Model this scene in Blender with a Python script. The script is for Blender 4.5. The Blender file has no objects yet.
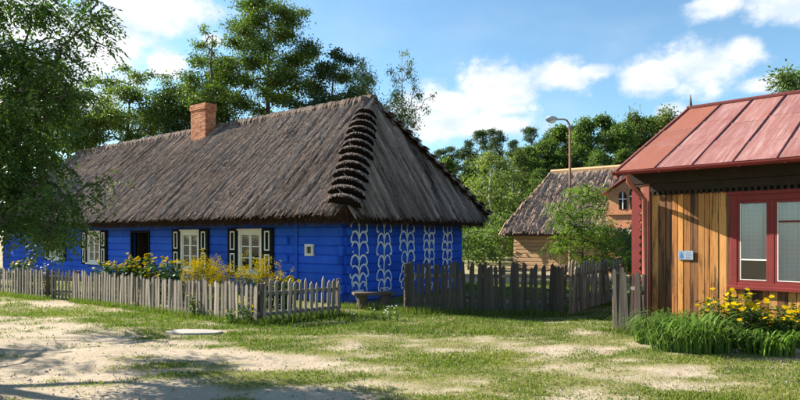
import bpy, math, random
import numpy as np
from mathutils import Vector, Matrix, noise as mnoise

R = math.radians
rnd = random.Random(7)
nrs = np.random.RandomState(11)
scn = bpy.context.scene
col = scn.collection

# ------------------------------------------------------------------ camera, world, sun, exposure
CAM_H = 1.7
FPX, CX, HY = 580.0, 400.0, 237.0        # focal length, centre column and horizon row of the 800x400 photograph
cam = bpy.data.cameras.new('camera'); cam_o = bpy.data.objects.new('camera', cam); col.objects.link(cam_o)
cam_o.location = (0, 0, CAM_H); cam_o.rotation_euler = (R(90), 0, 0)
cam.sensor_fit = 'HORIZONTAL'; cam.sensor_width = 36.0; cam.lens = FPX / 800 * 36.0
cam.shift_y = (HY - 200) / 800.0
cam.clip_start = 0.05; cam.clip_end = 3000
scn.camera = cam_o

SUN_AZ, SUN_EL = R(-64.5), R(30.5)       # azimuth from +Y towards +X
sd = Vector((math.sin(SUN_AZ) * math.cos(SUN_EL), math.cos(SUN_AZ) * math.cos(SUN_EL), math.sin(SUN_EL)))
sun = bpy.data.lights.new('sun', 'SUN'); sun.energy = 5.0; sun.angle = R(0.5); sun.color = (1.0, 0.91, 0.78)
sun_o = bpy.data.objects.new('sun', sun); col.objects.link(sun_o)
sun_o.rotation_euler = (-sd).to_track_quat('-Z', 'Y').to_euler(); sun_o.location = (-30, 15, 20)

def build_world():
    w = bpy.data.worlds.new('World'); scn.world = w; w.use_nodes = True
    nt = w.node_tree; nt.nodes.clear()
    N = nt.nodes.new; L = nt.links.new
    out = N('ShaderNodeOutputWorld'); bg = N('ShaderNodeBackground'); bg.inputs['Strength'].default_value = 0.06
    L(bg.outputs[0], out.inputs[0])
    sky = N('ShaderNodeTexSky'); sky.sky_type = 'NISHITA'; sky.sun_disc = False
    sky.sun_elevation = SUN_EL; sky.sun_rotation = SUN_AZ; sky.air_density = 1.0; sky.dust_density = 0.4; sky.ozone_density = 1.4
    tc = N('ShaderNodeTexCoord')
    sep = N('ShaderNodeSeparateXYZ'); L(tc.outputs['Generated'], sep.inputs[0])
    def M(op, a, b=None, clamp=False):
        n = N('ShaderNodeMath'); n.operation = op; n.use_clamp = clamp
        for i, v in enumerate((a, b)):
            if v is None: continue
            if isinstance(v, (int, float)): n.inputs[i].default_value = v
            else: L(v, n.inputs[i])
        return n.outputs[0]
    az = M('ARCTAN2', sep.outputs[0], sep.outputs[1]); el = M('ARCSINE', sep.outputs[2])
    def nz(scale, detail, rough, stretch):
        mp = N('ShaderNodeMapping'); L(tc.outputs['Generated'], mp.inputs[0]); mp.inputs['Scale'].default_value = (1, 1, stretch)
        t = N('ShaderNodeTexNoise'); t.inputs['Scale'].default_value = scale; t.inputs['Detail'].default_value = detail
        t.inputs['Roughness'].default_value = rough; L(mp.outputs[0], t.inputs['Vector']); return t.outputs['Fac']
    n1 = nz(9.0, 9.0, 0.62, 1.5); n2 = nz(30.0, 6.0, 0.6, 1.2); n3 = nz(5.0, 5.0, 0.5, 2.0)
    def pa(px, py):
        return math.atan2(px - CX, FPX), math.atan2(HY - py, math.hypot(FPX, px - CX))
    blobs = []
    for px, py, rx, ry in [(440, 108, 62, 36), (500, 92, 72, 40), (560, 76, 52, 28), (470, 125, 95, 20), (590, 72, 30, 14),
                           (655, 78, 48, 26), (700, 64, 58, 36), (740, 52, 34, 22), (765, 84, 30, 11), (670, 112, 22, 12),
                           (720, 6, 46, 20), (780, -2, 60, 32), (850, -10, 60, 30),
                           (130, 5, 70, 34), (190, 8, 58, 30), (100, 45, 70, 44), (60, 70, 90, 60), (215, 40, 24, 12), (165, 62, 30, 20), (20, 20, 90, 50), (300, -25, 60, 16)]:
        a, e = pa(px, py); blobs.append((a, e, rx / 720.0, ry / 720.0))
    r2 = random.Random(5)                # the same kind of cumulus all the way round
    for k in range(16):
        a = R(40) + (k + r2.random()) / 16 * R(280)
        e = r2.uniform(0.16, 0.6)
        blobs.append((a if a < math.pi else a - 2 * math.pi, e, r2.uniform(.12, .22), r2.uniform(.05, .09)))
    f = None
    for a, e, ra, re in blobs:
        da = M('MULTIPLY', M('SUBTRACT', az, a), 1 / ra); de = M('MULTIPLY', M('SUBTRACT', el, e), 1 / re)
        d = M('SUBTRACT', 1.0, M('SQRT', M('ADD', M('MULTIPLY', da, da), M('MULTIPLY', de, de))))
        f = d if f is None else M('MAXIMUM', f, d)
    f = M('MAXIMUM', f, -1.2)
    f = M('ADD', f, M('MULTIPLY', M('SUBTRACT', n1, 0.5), 1.9))
    f = M('ADD', f, M('MULTIPLY', M('SUBTRACT', n2, 0.5), 0.8))
    def sm(v, lo, hi):
        mr = N('ShaderNodeMapRange'); mr.interpolation_type = 'SMOOTHSTEP'; L(v, mr.inputs[0])
        mr.inputs[1].default_value = lo; mr.inputs[2].default_value = hi; return mr.outputs[0]
    mask = M('MULTIPLY', sm(f, -0.08, 0.55), 0.93)
    wisp = M('MULTIPLY', sm(n3, 0.48, 0.8), 0.2)
    mask = M('MAXIMUM', mask, wisp)
    n4 = nz(16.0, 6.0, 0.6, 1.6)
    shade = sm(M('ADD', M('MULTIPLY', f, .55), M('MULTIPLY', M('SUBTRACT', n4, 0.5), 3.0)), -0.25, 0.75)
    cc = N('ShaderNodeMix'); cc.data_type = 'RGBA'; L(shade, cc.inputs['Factor'])
    cc.inputs['A'].default_value = (4.5, 5.1, 5.8, 1); cc.inputs['B'].default_value = (6.6, 6.55, 6.5, 1)
    mx = N('ShaderNodeMix'); mx.data_type = 'RGBA'; L(mask, mx.inputs['Factor'])
    tn = N('ShaderNodeMix'); tn.data_type = 'RGBA'; tn.blend_type = 'MULTIPLY'; tn.inputs[0].default_value = 1.0
    L(sky.outputs[0], tn.inputs['A']); tn.inputs['B'].default_value = (.9, 1.13, 1.17, 1); L(tn.outputs['Result'], mx.inputs['A']); L(cc.outputs['Result'], mx.inputs['B'])
    L(mx.outputs['Result'], bg.inputs['Color'])
build_world()

vs = scn.view_settings; vs.view_transform = 'Standard'; vs.look = 'None'; vs.gamma = 1.0; vs.exposure = 1.62
vs.use_curve_mapping = False

# ------------------------------------------------------------------ helpers
def at(px, py, depth=None, z=0.0):
    """world point seen at a photo pixel: on the ground (z) or at a given depth"""
    dx, dz = (px - CX) / FPX, (HY - py) / FPX
    Y = depth if depth is not None else (z - CAM_H) / dz
    return Vector((dx * Y, Y, CAM_H + dz * Y))

def tag(o, label=None, cat=None, group=None, kind=None):
    if label: o['label'] = label
    if cat: o['category'] = cat
    if group: o['group'] = group
    if kind: o['kind'] = kind
    return o

def empty(name, loc, rz=0.0, label=None, cat=None, group=None):
    o = bpy.data.objects.new(name, None); col.objects.link(o); o.empty_display_size = .2
    o.location = loc; o.rotation_euler = (0, 0, rz)
    return tag(o, label, cat, group)

def link(name, me, parent=None, loc=None, rot=None, scale=None):
    o = bpy.data.objects.new(name, me); col.objects.link(o); o.parent = parent
    if loc is not None: o.location = loc
    if rot is not None: o.rotation_euler = rot
    if scale is not None: o.scale = scale
    return o

def mesh_np(name, V, F, mat=None, attr=None, smooth=False):
    """V (n,3), F (m,k) all faces with k corners; attr = per-vertex float 'v'"""
    V = np.asarray(V, dtype=np.float32); F = np.asarray(F, dtype=np.int32)
    me = bpy.data.meshes.new(name); m, k = F.shape
    me.vertices.add(len(V)); me.vertices.foreach_set('co', V.ravel())
    me.loops.add(m * k); me.loops.foreach_set('vertex_index', F.ravel())
    me.polygons.add(m); me.polygons.foreach_set('loop_start', np.arange(0, m * k, k, dtype=np.int32))
    me.update(calc_edges=True)
    if attr is not None:
        a = me.attributes.new('v', 'FLOAT', 'POINT'); a.data.foreach_set('value', np.asarray(attr, dtype=np.float32))
    if smooth: me.polygons.foreach_set('use_smooth', np.ones(m, dtype=bool))
    if mat: me.materials.append(mat)
    return me

class MB:
    def __init__(s): s.v = []; s.f = []
    def poly(s, pts):
        b = len(s.v); s.v += [tuple(p) for p in pts]; s.f.append(tuple(range(b, b + len(pts))))
        return s
    def box(s, x0, x1, y0, y1, z0, z1):
        b = len(s.v)
        s.v += [(x0, y0, z0), (x1, y0, z0), (x1, y1, z0), (x0, y1, z0), (x0, y0, z1), (x1, y0, z1), (x1, y1, z1), (x0, y1, z1)]
        s.f += [tuple(b + i for i in q) for q in ((0, 3, 2, 1), (4, 5, 6, 7), (0, 1, 5, 4), (1, 2, 6, 5), (2, 3, 7, 6), (3, 0, 4, 7))]
        return s
    def hexa(s, p):                       # 8 corner points, bottom ring then top ring
        b = len(s.v); s.v += [tuple(q) for q in p]
        s.f += [tuple(b + i for i in q) for q in ((0, 3, 2, 1), (4, 5, 6, 7), (0, 1, 5, 4), (1, 2, 6, 5), (2, 3, 7, 6), (3, 0, 4, 7))]
        return s
    def prism(s, prof, a, b_, axis='x'):  # closed profile swept along an axis between a and b_
        n = len(prof); b = len(s.v)
        for t in (a, b_):
            for p, q in prof:
                s.v.append((t, p, q) if axis == 'x' else (p, t, q) if axis == 'y' else (p, q, t))
        s.f += [tuple(b + i for i in range(n))[::-1], tuple(b + n + i for i in range(n))]
        s.f += [(b + i, b + (i + 1) % n, b + n + (i + 1) % n, b + n + i) for i in range(n)]
        return s
    def tube(s, pts, rads, n=6, cap=True):
        pts = [Vector(p) for p in pts]; b = len(s.v); up = Vector((0.13, 0.29, 0.95))
        for i, p in enumerate(pts):
            d = (pts[min(i + 1, len(pts) - 1)] - pts[max(i - 1, 0)]).normalized()
            a = d.cross(up)
            if a.length < 1e-3: a = d.cross(Vector((1, 0, 0)))
            a.normalize(); c = a.cross(d)
            for k in range(n):
                t = 2 * math.pi * k / n; s.v.append(tuple(p + (a * math.cos(t) + c * math.sin(t)) * rads[i]))
        for i in range(len(pts) - 1):
            for k in range(n):
                s.f.append((b + i * n + k, b + i * n + (k + 1) % n, b + (i + 1) * n + (k + 1) % n, b + (i + 1) * n + k))
        if cap:
            s.f.append(tuple(b + k for k in range(n))); e = b + (len(pts) - 1) * n; s.f.append(tuple(e + k for k in range(n))[::-1])
        return s
    def mesh(s, name, mat, smooth=False):
        me = bpy.data.meshes.new(name); me.from_pydata(s.v, [], s.f); me.update()
        if mat: me.materials.append(mat)
        if smooth: me.polygons.foreach_set('use_smooth', np.ones(len(me.polygons), dtype=bool))
        return me
    def build(s, name, mat, parent=None, loc=None, rot=None, smooth=False):
        return link(name, s.mesh(name, mat, smooth), parent, loc, rot)

def bevel(o, w=.006, seg=1):
    m = o.modifiers.new('bevel', 'BEVEL'); m.width = w; m.segments = seg; m.limit_method = 'ANGLE'
    return o

# ------------------------------------------------------------------ materials
class NT:
    def __init__(s, name):
        s.m = bpy.data.materials.new(name); s.m.use_nodes = True; s.t = s.m.node_tree; s.t.nodes.clear()
        s.out = s.n('ShaderNodeOutputMaterial')
    def n(s, t, **kw):
        nd = s.t.nodes.new(t)
        for k, v in kw.items(): setattr(nd, k, v)
        return nd
    def L(s, a, b): s.t.links.new(a, b)
    def coords(s, which='Object', scale=(1, 1, 1)):
        tc = s.n('ShaderNodeTexCoord'); mp = s.n('ShaderNodeMapping'); mp.inputs['Scale'].default_value = scale
        s.L(tc.outputs[which], mp.inputs[0]); return mp.outputs[0]
    def noise(s, vec, scale, detail=4, rough=.55):
        t = s.n('ShaderNodeTexNoise'); t.inputs['Scale'].default_value = scale; t.inputs['Detail'].default_value = detail
        t.inputs['Roughness'].default_value = rough
        if vec is not None: s.L(vec, t.inputs['Vector'])
        return t.outputs['Fac']
    def ramp(s, fac, stops):
        r = s.n('ShaderNodeValToRGB'); e = r.color_ramp.elements
        while len(e) < len(stops): e.new(.5)
        for i, (p, c) in enumerate(stops): e[i].position = p; e[i].color = (*c, 1)
        s.L(fac, r.inputs[0]); return r.outputs[0]
    def mix(s, fac, a, b, mode='MIX'):
        m = s.n('ShaderNodeMix', data_type='RGBA', blend_type=mode)
        for k, v in (('Factor', fac), ('A', a), ('B', b)):
            i = m.inputs[k] if k != 'Factor' else m.inputs[0]
            if isinstance(v, (int, float)): i.default_value = v
            elif isinstance(v, tuple): i.default_value = (*v, 1)
            else: s.L(v, i)
        return m.outputs['Result']
    def math(s, op, a, b=None, clamp=False):
        m = s.n('ShaderNodeMath', operation=op); m.use_clamp = clamp
        for i, v in enumerate((a, b)):
            if v is None: continue
            if isinstance(v, (int, float)): m.inputs[i].default_value = v
            else: s.L(v, m.inputs[i])
        return m.outputs[0]
    def rng(s, v, lo, hi, a=0, b=1):
        m = s.n('ShaderNodeMapRange'); s.L(v, m.inputs[0])
        for i, x in enumerate((lo, hi, a, b)): m.inputs[i + 1].default_value = x
        return m.outputs[0]
    def attr(s, name='v'):
        a = s.n('ShaderNodeAttribute'); a.attribute_name = name; return a.outputs['Fac']
    def orand(s): return s.n('ShaderNodeObjectInfo').outputs['Random']
    def principled(s, color, rough=.8, bump=None, bstr=.3, bdist=.01, spec=.3, metal=0.0):
        p = s.n('ShaderNodeBsdfPrincipled'); p.inputs['Roughness'].default_value = rough if isinstance(rough, (int, float)) else .5
        if not isinstance(rough, (int, float)): s.L(rough, p.inputs['Roughness'])
        p.inputs['Specular IOR Level'].default_value = spec; p.inputs['Metallic'].default_value = metal
        if isinstance(color, tuple): p.inputs['Base Color'].default_value = (*color, 1)
        else: s.L(color, p.inputs['Base Color'])
        if bump is not None:
            b = s.n('ShaderNodeBump'); b.inputs['Strength'].default_value = bstr; b.inputs['Distance'].default_value = bdist
            s.L(bump, b.inputs['Height']); s.L(b.outputs[0], p.inputs['Normal'])
        return p.outputs[0]
    def done(s, sh): s.L(sh, s.out.inputs[0]); return s.m

def hsv_shift(t, colr, fac, amount=.25):
    h = t.n('ShaderNodeHueSaturation'); t.L(colr, h.inputs['Color'])
    t.L(t.rng(fac, 0, 1, 1 - amount, 1 + amount), h.inputs['Value']); return h.outputs[0]

def m_wood(name, c1, c2, dark, axis='z', rough=.85, dirt=.5, vary=.3, grain=60, bstr=.5):
    t = NT(name); sc = {'x': (.05, 1, 1), 'y': (1, .05, 1), 'z': (1, 1, .05)}[axis]
    v = t.coords('Object', sc); oi = t.n('ShaderNodeObjectInfo')
    ad = t.n('ShaderNodeVectorMath', operation='ADD'); t.L(v, ad.inputs[0])
    cb = t.n('ShaderNodeCombineXYZ'); t.L(t.math('MULTIPLY', oi.outputs['Random'], 37.0), cb.inputs[0]); t.L(t.math('MULTIPLY', oi.outputs['Random'], 91.0), cb.inputs[2]); t.L(cb.outputs[0], ad.inputs[1])
    g = t.noise(ad.outputs[0], grain, 5, .65); g2 = t.noise(ad.outputs[0], 9, 4, .6)
    c = t.mix(t.rng(g2, .3, .7), c1, c2)
    c = t.mix(t.math('MULTIPLY', t.rng(g, .52, .72), dirt), c, dark)
    st = t.noise(t.coords('Object', (1, 1, .6)), 3.0, 5, .7)
    c = t.mix(t.math('MULTIPLY', t.rng(st, .55, .75), dirt), c, dark)
    c = hsv_shift(t, c, oi.outputs['Random'], vary)
    return t.done(t.principled(c, rough, g, bstr, .004))

def m_paint(name, c, c2, rough=.6, scale=6.0, bstr=.25, vary=0.0, axis=None, spec=.3):
    t = NT(name); v = t.coords('Object', {'x': (.12, 1, 1), 'z': (1, 1, .12), None: (1, 1, 1)}[axis])
    a = t.noise(v, scale, 6, .6); b = t.noise(v, scale * 8, 4, .6)
    cc = t.mix(t.rng(a, .35, .7), c, c2)
    cc = t.mix(t.math('MULTIPLY', t.rng(b, .6, .75), .35), cc, tuple(x * .45 for x in c))
    if vary: cc = hsv_shift(t, cc, t.orand(), vary)
    return t.done(t.principled(cc, rough, b, bstr, .004, spec))

def m_leaf(name, lo, mid, hi, trans=.35, rough=.55, ovar=.18, spec=.2):
    t = NT(name); c = t.ramp(t.attr('v'), [(0, lo), (.5, mid), (1, hi)])
    c = hsv_shift(t, c, t.orand(), ovar)
    p = t.principled(c, rough, spec=spec)
    tr = t.n('ShaderNodeBsdfTranslucent'); t.L(t.mix(1.0, c, (1.0, 1.15, .45), 'MULTIPLY'), tr.inputs[0])
    ms = t.n('ShaderNodeMixShader'); ms.inputs[0].default_value = trans; t.L(p, ms.inputs[1]); t.L(tr.outputs[0], ms.inputs[2])
    return t.done(ms.outputs[0])

def m_attr(name, stops, rough=.9, bump_scale=None):
    t = NT(name); c = t.ramp(t.attr('v'), stops)
    b = t.noise(t.coords(), bump_scale, 4) if bump_scale else None
    return t.done(t.principled(c, rough, b, .4, .01, .15))

def m_glass(name, tint=(.97, .985, .99), refl=.015):
    t = NT(name); tr = t.n('ShaderNodeBsdfTransparent'); tr.inputs[0].default_value = (*tint, 1)
    gl = t.n('ShaderNodeBsdfGlossy'); gl.inputs['Roughness'].default_value = .03
    b = t.n('ShaderNodeBump'); b.inputs['Strength'].default_value = .08; b.inputs['Distance'].default_value = .02
    t.L(t.noise(t.coords(), 4.0, 2), b.inputs['Height']); t.L(b.outputs[0], gl.inputs['Normal'])
    fr = t.n('ShaderNodeFresnel'); fr.inputs[0].default_value = 1.5
    ms = t.n('ShaderNodeMixShader'); t.L(t.math('ADD', fr.outputs[0], refl, True), ms.inputs[0]); t.L(tr.outputs[0], ms.inputs[1]); t.L(gl.outputs[0], ms.inputs[2])
    return t.done(ms.outputs[0])

MAT = {}
def blue_mat(name, axis):
    t = NT(name); sc = (.1, 1, 1) if axis == 'x' else (1, .1, 1)
    v = t.coords('Object', sc); a = t.noise(v, 14, 6, .65); big = t.noise(t.coords(), 1.3, 5, .6)
    c = t.mix(t.rng(big, .35, .7), (.014, .075, .5), (.022, .11, .58))
    c = t.mix(t.math('MULTIPLY', t.rng(a, .58, .75), .5), c, (.008, .02, .18))
    c = t.mix(t.math('MULTIPLY', t.rng(t.noise(t.coords(), 22, 5, .7), .64, .74), .35), c, (.13, .19, .5))
    sp = t.n('ShaderNodeSeparateXYZ'); t.L(t.coords(), sp.inputs[0])
    spl = t.math('SUBTRACT', t.noise(t.coords(), 5, 6, .7), t.math('MULTIPLY', sp.outputs[2], .55))
    c = t.mix(t.math('MULTIPLY', t.rng(spl, .3, .55), .55), c, (.13, .13, .17))
    c = t.mix(t.math('MULTIPLY', t.rng(t.noise(t.coords('Object', (1, 1, .5)), 2.2, 6, .7), .55, .72), .3), c, (.06, .16, .6))
    c = hsv_shift(t, c, t.orand(), .2)
    return t.done(t.principled(c, .8, a, .7, .008, .15))
MAT['blue_x'] = blue_mat('blue_limewash_front', 'x'); MAT['blue_y'] = blue_mat('blue_limewash_end', 'y')
MAT['white'] = m_paint('white_paint', (.74, .74, .69), (.66, .65, .58), .5)
MAT['cream'] = m_paint('cream_window_paint', (.7, .69, .63), (.6, .59, .53), .6)
MAT['black'] = m_paint('black_paint', (.008, .007, .008), (.013, .012, .012), .85, spec=.08)
MAT['plantwhite'] = m_paint('white_limewash_line', (.82, .84, .84), (.66, .7, .76), .8, 9)
MAT['dark'] = m_paint('dark_plank', (.02, .014, .01), (.035, .024, .017), .9)
MAT['glass'] = m_glass('window_glass')
MAT['lace'] = m_paint('lace_cotton', (.7, .7, .68), (.58, .58, .58), .9, 30)
MAT['picket'] = m_wood('weathered_picket_wood', (.33, .28, .225), (.21, .18, .15), (.04, .032, .026), 'z', vary=.42, dirt=.85)
MAT['picket_dark'] = m_wood('shade_toned_grey_picket_wood', (.07, .06, .05), (.045, .039, .033), (.014, .012, .01), 'z', vary=.3, dirt=.7)  # grey-brown wood with the fence's shade darkened into its base colour
MAT['rail'] = m_wood('weathered_rail_wood', (.2, .17, .14), (.15, .125, .1), (.05, .04, .03), 'x', vary=.15)
MAT['stump'] = m_wood('old_stump_wood', (.11, .085, .06), (.08, .06, .045), (.02, .016, .012), 'z', vary=.15)
MAT['bark'] = m_wood('tree_bark', (.12, .095, .07), (.08, .065, .05), (.025, .02, .016), 'z', vary=.1, grain=22, bstr=.9)
MAT['birchbark'] = m_wood('birch_bark', (.55, .53, .48), (.45, .43, .4), (.05, .045, .04), 'x', vary=.1, grain=14)
MAT['pinebark'] = m_wood('pine_bark', (.2, .11, .06), (.14, .08, .05), (.04, .03, .02), 'z', vary=.1, grain=20)
MAT['thatch'] = m_attr('weathered_reed_thatch', [(0, (.012, .009, .008)), (.3, (.112, .083, .068)), (.65, (.235, .178, .144)), (1, (.43, .345, .28))], .95)  # lowest stop near black for the shade painted under the hip steps
MAT['thatchbase'] = m_paint('thatch_underlayer', (.07, .055, .045), (.045, .035, .03), .95, 12, .8)
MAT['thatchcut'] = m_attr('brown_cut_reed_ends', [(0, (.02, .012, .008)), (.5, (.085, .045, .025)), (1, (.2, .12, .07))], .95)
MAT['thatch2'] = m_attr('tawny_reed_thatch', [(0, (.09, .065, .05)), (.4, (.27, .195, .15)), (1, (.46, .35, .27))], .95)

def brick_mat(name, c1, c2, mort, scale):
    t = NT(name); b = t.n('ShaderNodeTexBrick'); b.inputs['Scale'].default_value = scale
    cv = t.n('ShaderNodeTexCoord'); sp = t.n('ShaderNodeSeparateXYZ'); t.L(cv.outputs['Object'], sp.inputs[0])
    cb = t.n('ShaderNodeCombineXYZ'); t.L(t.math('ADD', sp.outputs[0], sp.outputs[1]), cb.inputs[0]); t.L(sp.outputs[2], cb.inputs[1]); t.L(cb.outputs[0], b.inputs['Vector'])
    b.inputs['Color1'].default_value = (*c1, 1); b.inputs['Color2'].default_value = (*c2, 1); b.inputs['Mortar'].default_value = (*mort, 1)
    b.inputs['Mortar Size'].default_value = .014; b.inputs['Brick Width'].default_value = .25; b.inputs['Row Height'].default_value = .075; b.inputs['Bias'].default_value = 0
    c = t.mix(t.math('MULTIPLY', t.noise(t.coords(), 3, 5), .4), b.outputs['Color'], (.3, .11, .05))
    return t.done(t.principled(c, .85, b.outputs['Fac'], -.5, .01))
MAT['brick'] = brick_mat('red_brickwork', (.55, .19, .075), (.62, .26, .11), (.45, .32, .2), 1.0)
t = NT('single_brick'); c = t.ramp(t.attr('v'), [(0, (.3, .09, .04)), (.5, (.46, .17, .075)), (1, (.56, .25, .12))])
MAT['onebrick'] = t.done(t.principled(t.mix(t.math('MULTIPLY', t.noise(t.coords(), 14, 4), .5), c, (.2, .1, .07)), .9, t.noise(t.coords(), 60, 3), .4, .004))
MAT['mortar'] = m_paint('grey_mortar', (.3, .25, .2), (.22, .18, .15), .95, 20)
MAT['log'] = m_wood('pale_log_wood', (.52, .34, .19), (.44, .28, .15), (.12, .07, .04), 'x', vary=.2, dirt=.5, grain=25)
MAT['red'] = m_paint('oxide_red_paint', (.19, .024, .022), (.14, .022, .02), .7, 5, .25, axis=None)
MAT['pipe'] = m_paint('faded_red_pipe', (.3, .1, .075), (.24, .08, .06), .5, 4, .1)

def roof_red():
    t = NT('faded_red_sheet_metal'); oi = t.orand()
    v = t.coords('Object', (1, .4, .4))
    a = t.noise(v, 2.2, 8, .68); b = t.noise(t.coords('Object', (1, .05, .05)), 15, 7, .72); d = t.noise(t.coords(), 40, 4, .6)
    base = t.mix(t.rng(a, .3, .7), (.2, .072, .06), (.25, .112, .098))
    base = t.mix(t.math('MULTIPLY', t.rng(b, .47, .68), .7), base, (.38, .26, .24))
    rust = t.mix(t.rng(d, .35, .65), (.24, .075, .038), (.16, .045, .026))
    rf = t.math('MULTIPLY', t.rng(t.math('ADD', t.noise(v, 1.1, 5, .6), t.math('MULTIPLY', t.attr('v'), .35)), .62, .76, 0, 1), .9, True)
    c = t.mix(rf, base, rust)
    c = t.mix(t.math('MULTIPLY', t.rng(t.noise(t.coords('Object', (1, .08, .08)), 20, 6, .72), .56, .7), .6), c, (.12, .045, .032))
    c = hsv_shift(t, c, oi, .08)
    return t.done(t.principled(c, t.rng(rf, 0, 1, .6, .8), d, .12, .004, .4))
MAT['roofred'] = roof_red()
MAT['seam'] = m_paint('dark_red_seam', (.14, .03, .028), (.1, .03, .025), .55, 5)

def board_mat(name, c1, c2, dark, stain):
    t = NT(name); oi = t.n('ShaderNodeObjectInfo')
    cb = t.n('ShaderNodeCombineXYZ'); t.L(t.math('MULTIPLY', oi.outputs['Random'], 53.0), cb.inputs[0]); t.L(t.math('MULTIPLY', oi.outputs['Random'], 17.0), cb.inputs[2])
    def vv(sc):
        ad = t.n('ShaderNodeVectorMath', operation='ADD'); t.L(t.coords('Object', sc), ad.inputs[0]); t.L(cb.outputs[0], ad.inputs[1]); return ad.outputs[0]
    g = t.noise(vv((1, 1, .035)), 55, 5, .65); big = t.noise(vv((1, 1, .5)), 2.5, 5, .65); streak = t.noise(vv((1, 1, .06)), 16, 4, .6)
    c = t.mix(t.rng(big, .35, .65), c1, c2)
    c = t.mix(t.math('MULTIPLY', t.rng(g, .5, .68), .55), c, tuple(x * .35 for x in c1))
    w = t.rng(t.math('ADD', t.math('MULTIPLY', streak, .6), t.math('MULTIPLY', big, .4)), .5 + .12 * (1 - stain), .58 + .12 * (1 - stain))
    c = t.mix(t.math('MULTIPLY', w, .88), c, dark)
    kn = t.n('ShaderNodeTexVoronoi'); kn.inputs['Scale'].default_value = 4.5; t.L(vv((1, 1, .55)), kn.inputs['Vector'])
    c = t.mix(t.math('MULTIPLY', t.rng(kn.outputs['Distance'], .1, .05), .7), c, tuple(x * .3 for x in c1))
    c = hsv_shift(t, c, oi.outputs['Random'], .22)
    return t.done(t.principled(c, .7, g, .5, .003, .3))
BOARDS = [board_mat('honey_pine_board', (.42, .18, .045), (.5, .25, .075), (.06, .026, .011), .85),
          board_mat('orange_pine_board', (.3, .115, .03), (.4, .17, .045), (.045, .02, .01), .95),
          board_mat('pale_pine_board', (.46, .24, .08), (.43, .2, .06), (.08, .034, .014), .8),
          board_mat('brown_stained_board', (.12, .052, .02), (.2, .085, .03), (.022, .012, .008), 1.15)]

LEAF = {
 'dark':   m_leaf('dark_ash_leaf', (.026, .058, .016), (.05, .095, .024), (.095, .15, .035), .36),
 'robinia': m_leaf('robinia_leaf', (.05, .09, .02), (.1, .16, .034), (.18, .24, .055), .4),
 'deep':   m_leaf('deep_green_leaf', (.024, .048, .018), (.044, .082, .025), (.085, .125, .035), .32),
 'bright': m_leaf('bright_young_leaf', (.09, .16, .02), (.15, .25, .03), (.24, .35, .05), .45),
 'birch':  m_leaf('birch_leaf', (.065, .1, .024), (.115, .16, .04), (.2, .24, .065), .4),
 'pine':   m_leaf('pine_needles', (.03, .055, .024), (.052, .088, .034), (.09, .13, .05), .25),
 'mid':    m_leaf('forest_leaf', (.05, .09, .022), (.09, .15, .034), (.15, .22, .055), .4),
 'plant':  m_leaf('garden_leaf', (.03, .07, .018), (.055, .115, .026), (.1, .18, .04), .35),
 'lily':   m_leaf('daylily_leaf', (.06, .12, .02), (.11, .2, .035), (.22, .32, .08), .4),
 'grass':  m_leaf('grass_blade', (.07, .12, .022), (.145, .195, .038), (.3, .29, .085), .4, ovar=0),
}
MAT['yellow'] = m_leaf('yellow_petal', (.44, .25, .004), (.54, .36, .005), (.58, .43, .01), .2, .95, .05, 0.0)
MAT['goldenrod'] = m_leaf('goldenrod_bloom', (.36, .24, .006), (.48, .34, .008), (.54, .42, .015), .2, .95, .05, 0.0)
MAT['mauve'] = m_leaf('mauve_petal', (.2, .14, .35), (.32, .24, .5), (.5, .42, .62), .25, ovar=.05)
MAT['whitepetal'] = m_leaf('white_petal', (.55, .55, .5), (.7, .7, .66), (.8, .8, .76), .25, ovar=.03)
MAT['stem'] = m_paint('green_stem', (.05, .09, .025), (.08, .11, .03), .7)
MAT['rust'] = m_paint('rusty_lamp_post', (.27, .14, .08), (.2, .1, .06), .7)
MAT['lampmetal'] = m_paint('grey_lamp_metal', (.4, .42, .43), (.3, .32, .33), .4)
MAT['lampglass'] = m_paint('milky_lamp_glass', (.7, .74, .76), (.62, .66, .68), .2)
MAT['stone'] = m_paint('pale_stone', (.36, .335, .3), (.28, .26, .23), .9, 6, .5)
MAT['iron'] = m_paint('dark_iron', (.03, .03, .032), (.05, .045, .04), .6)
MAT['plaqueblue'] = m_paint('blue_grey_enamel', (.18, .24, .32), (.22, .28, .36), .5)
MAT['plaquepale'] = m_paint('pale_enamel', (.3, .36, .4), (.26, .32, .37), .5)
MAT['plaqueink'] = m_paint('blue_enamel_ink', (.06, .13, .33), (.08, .16, .36), .35)

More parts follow.
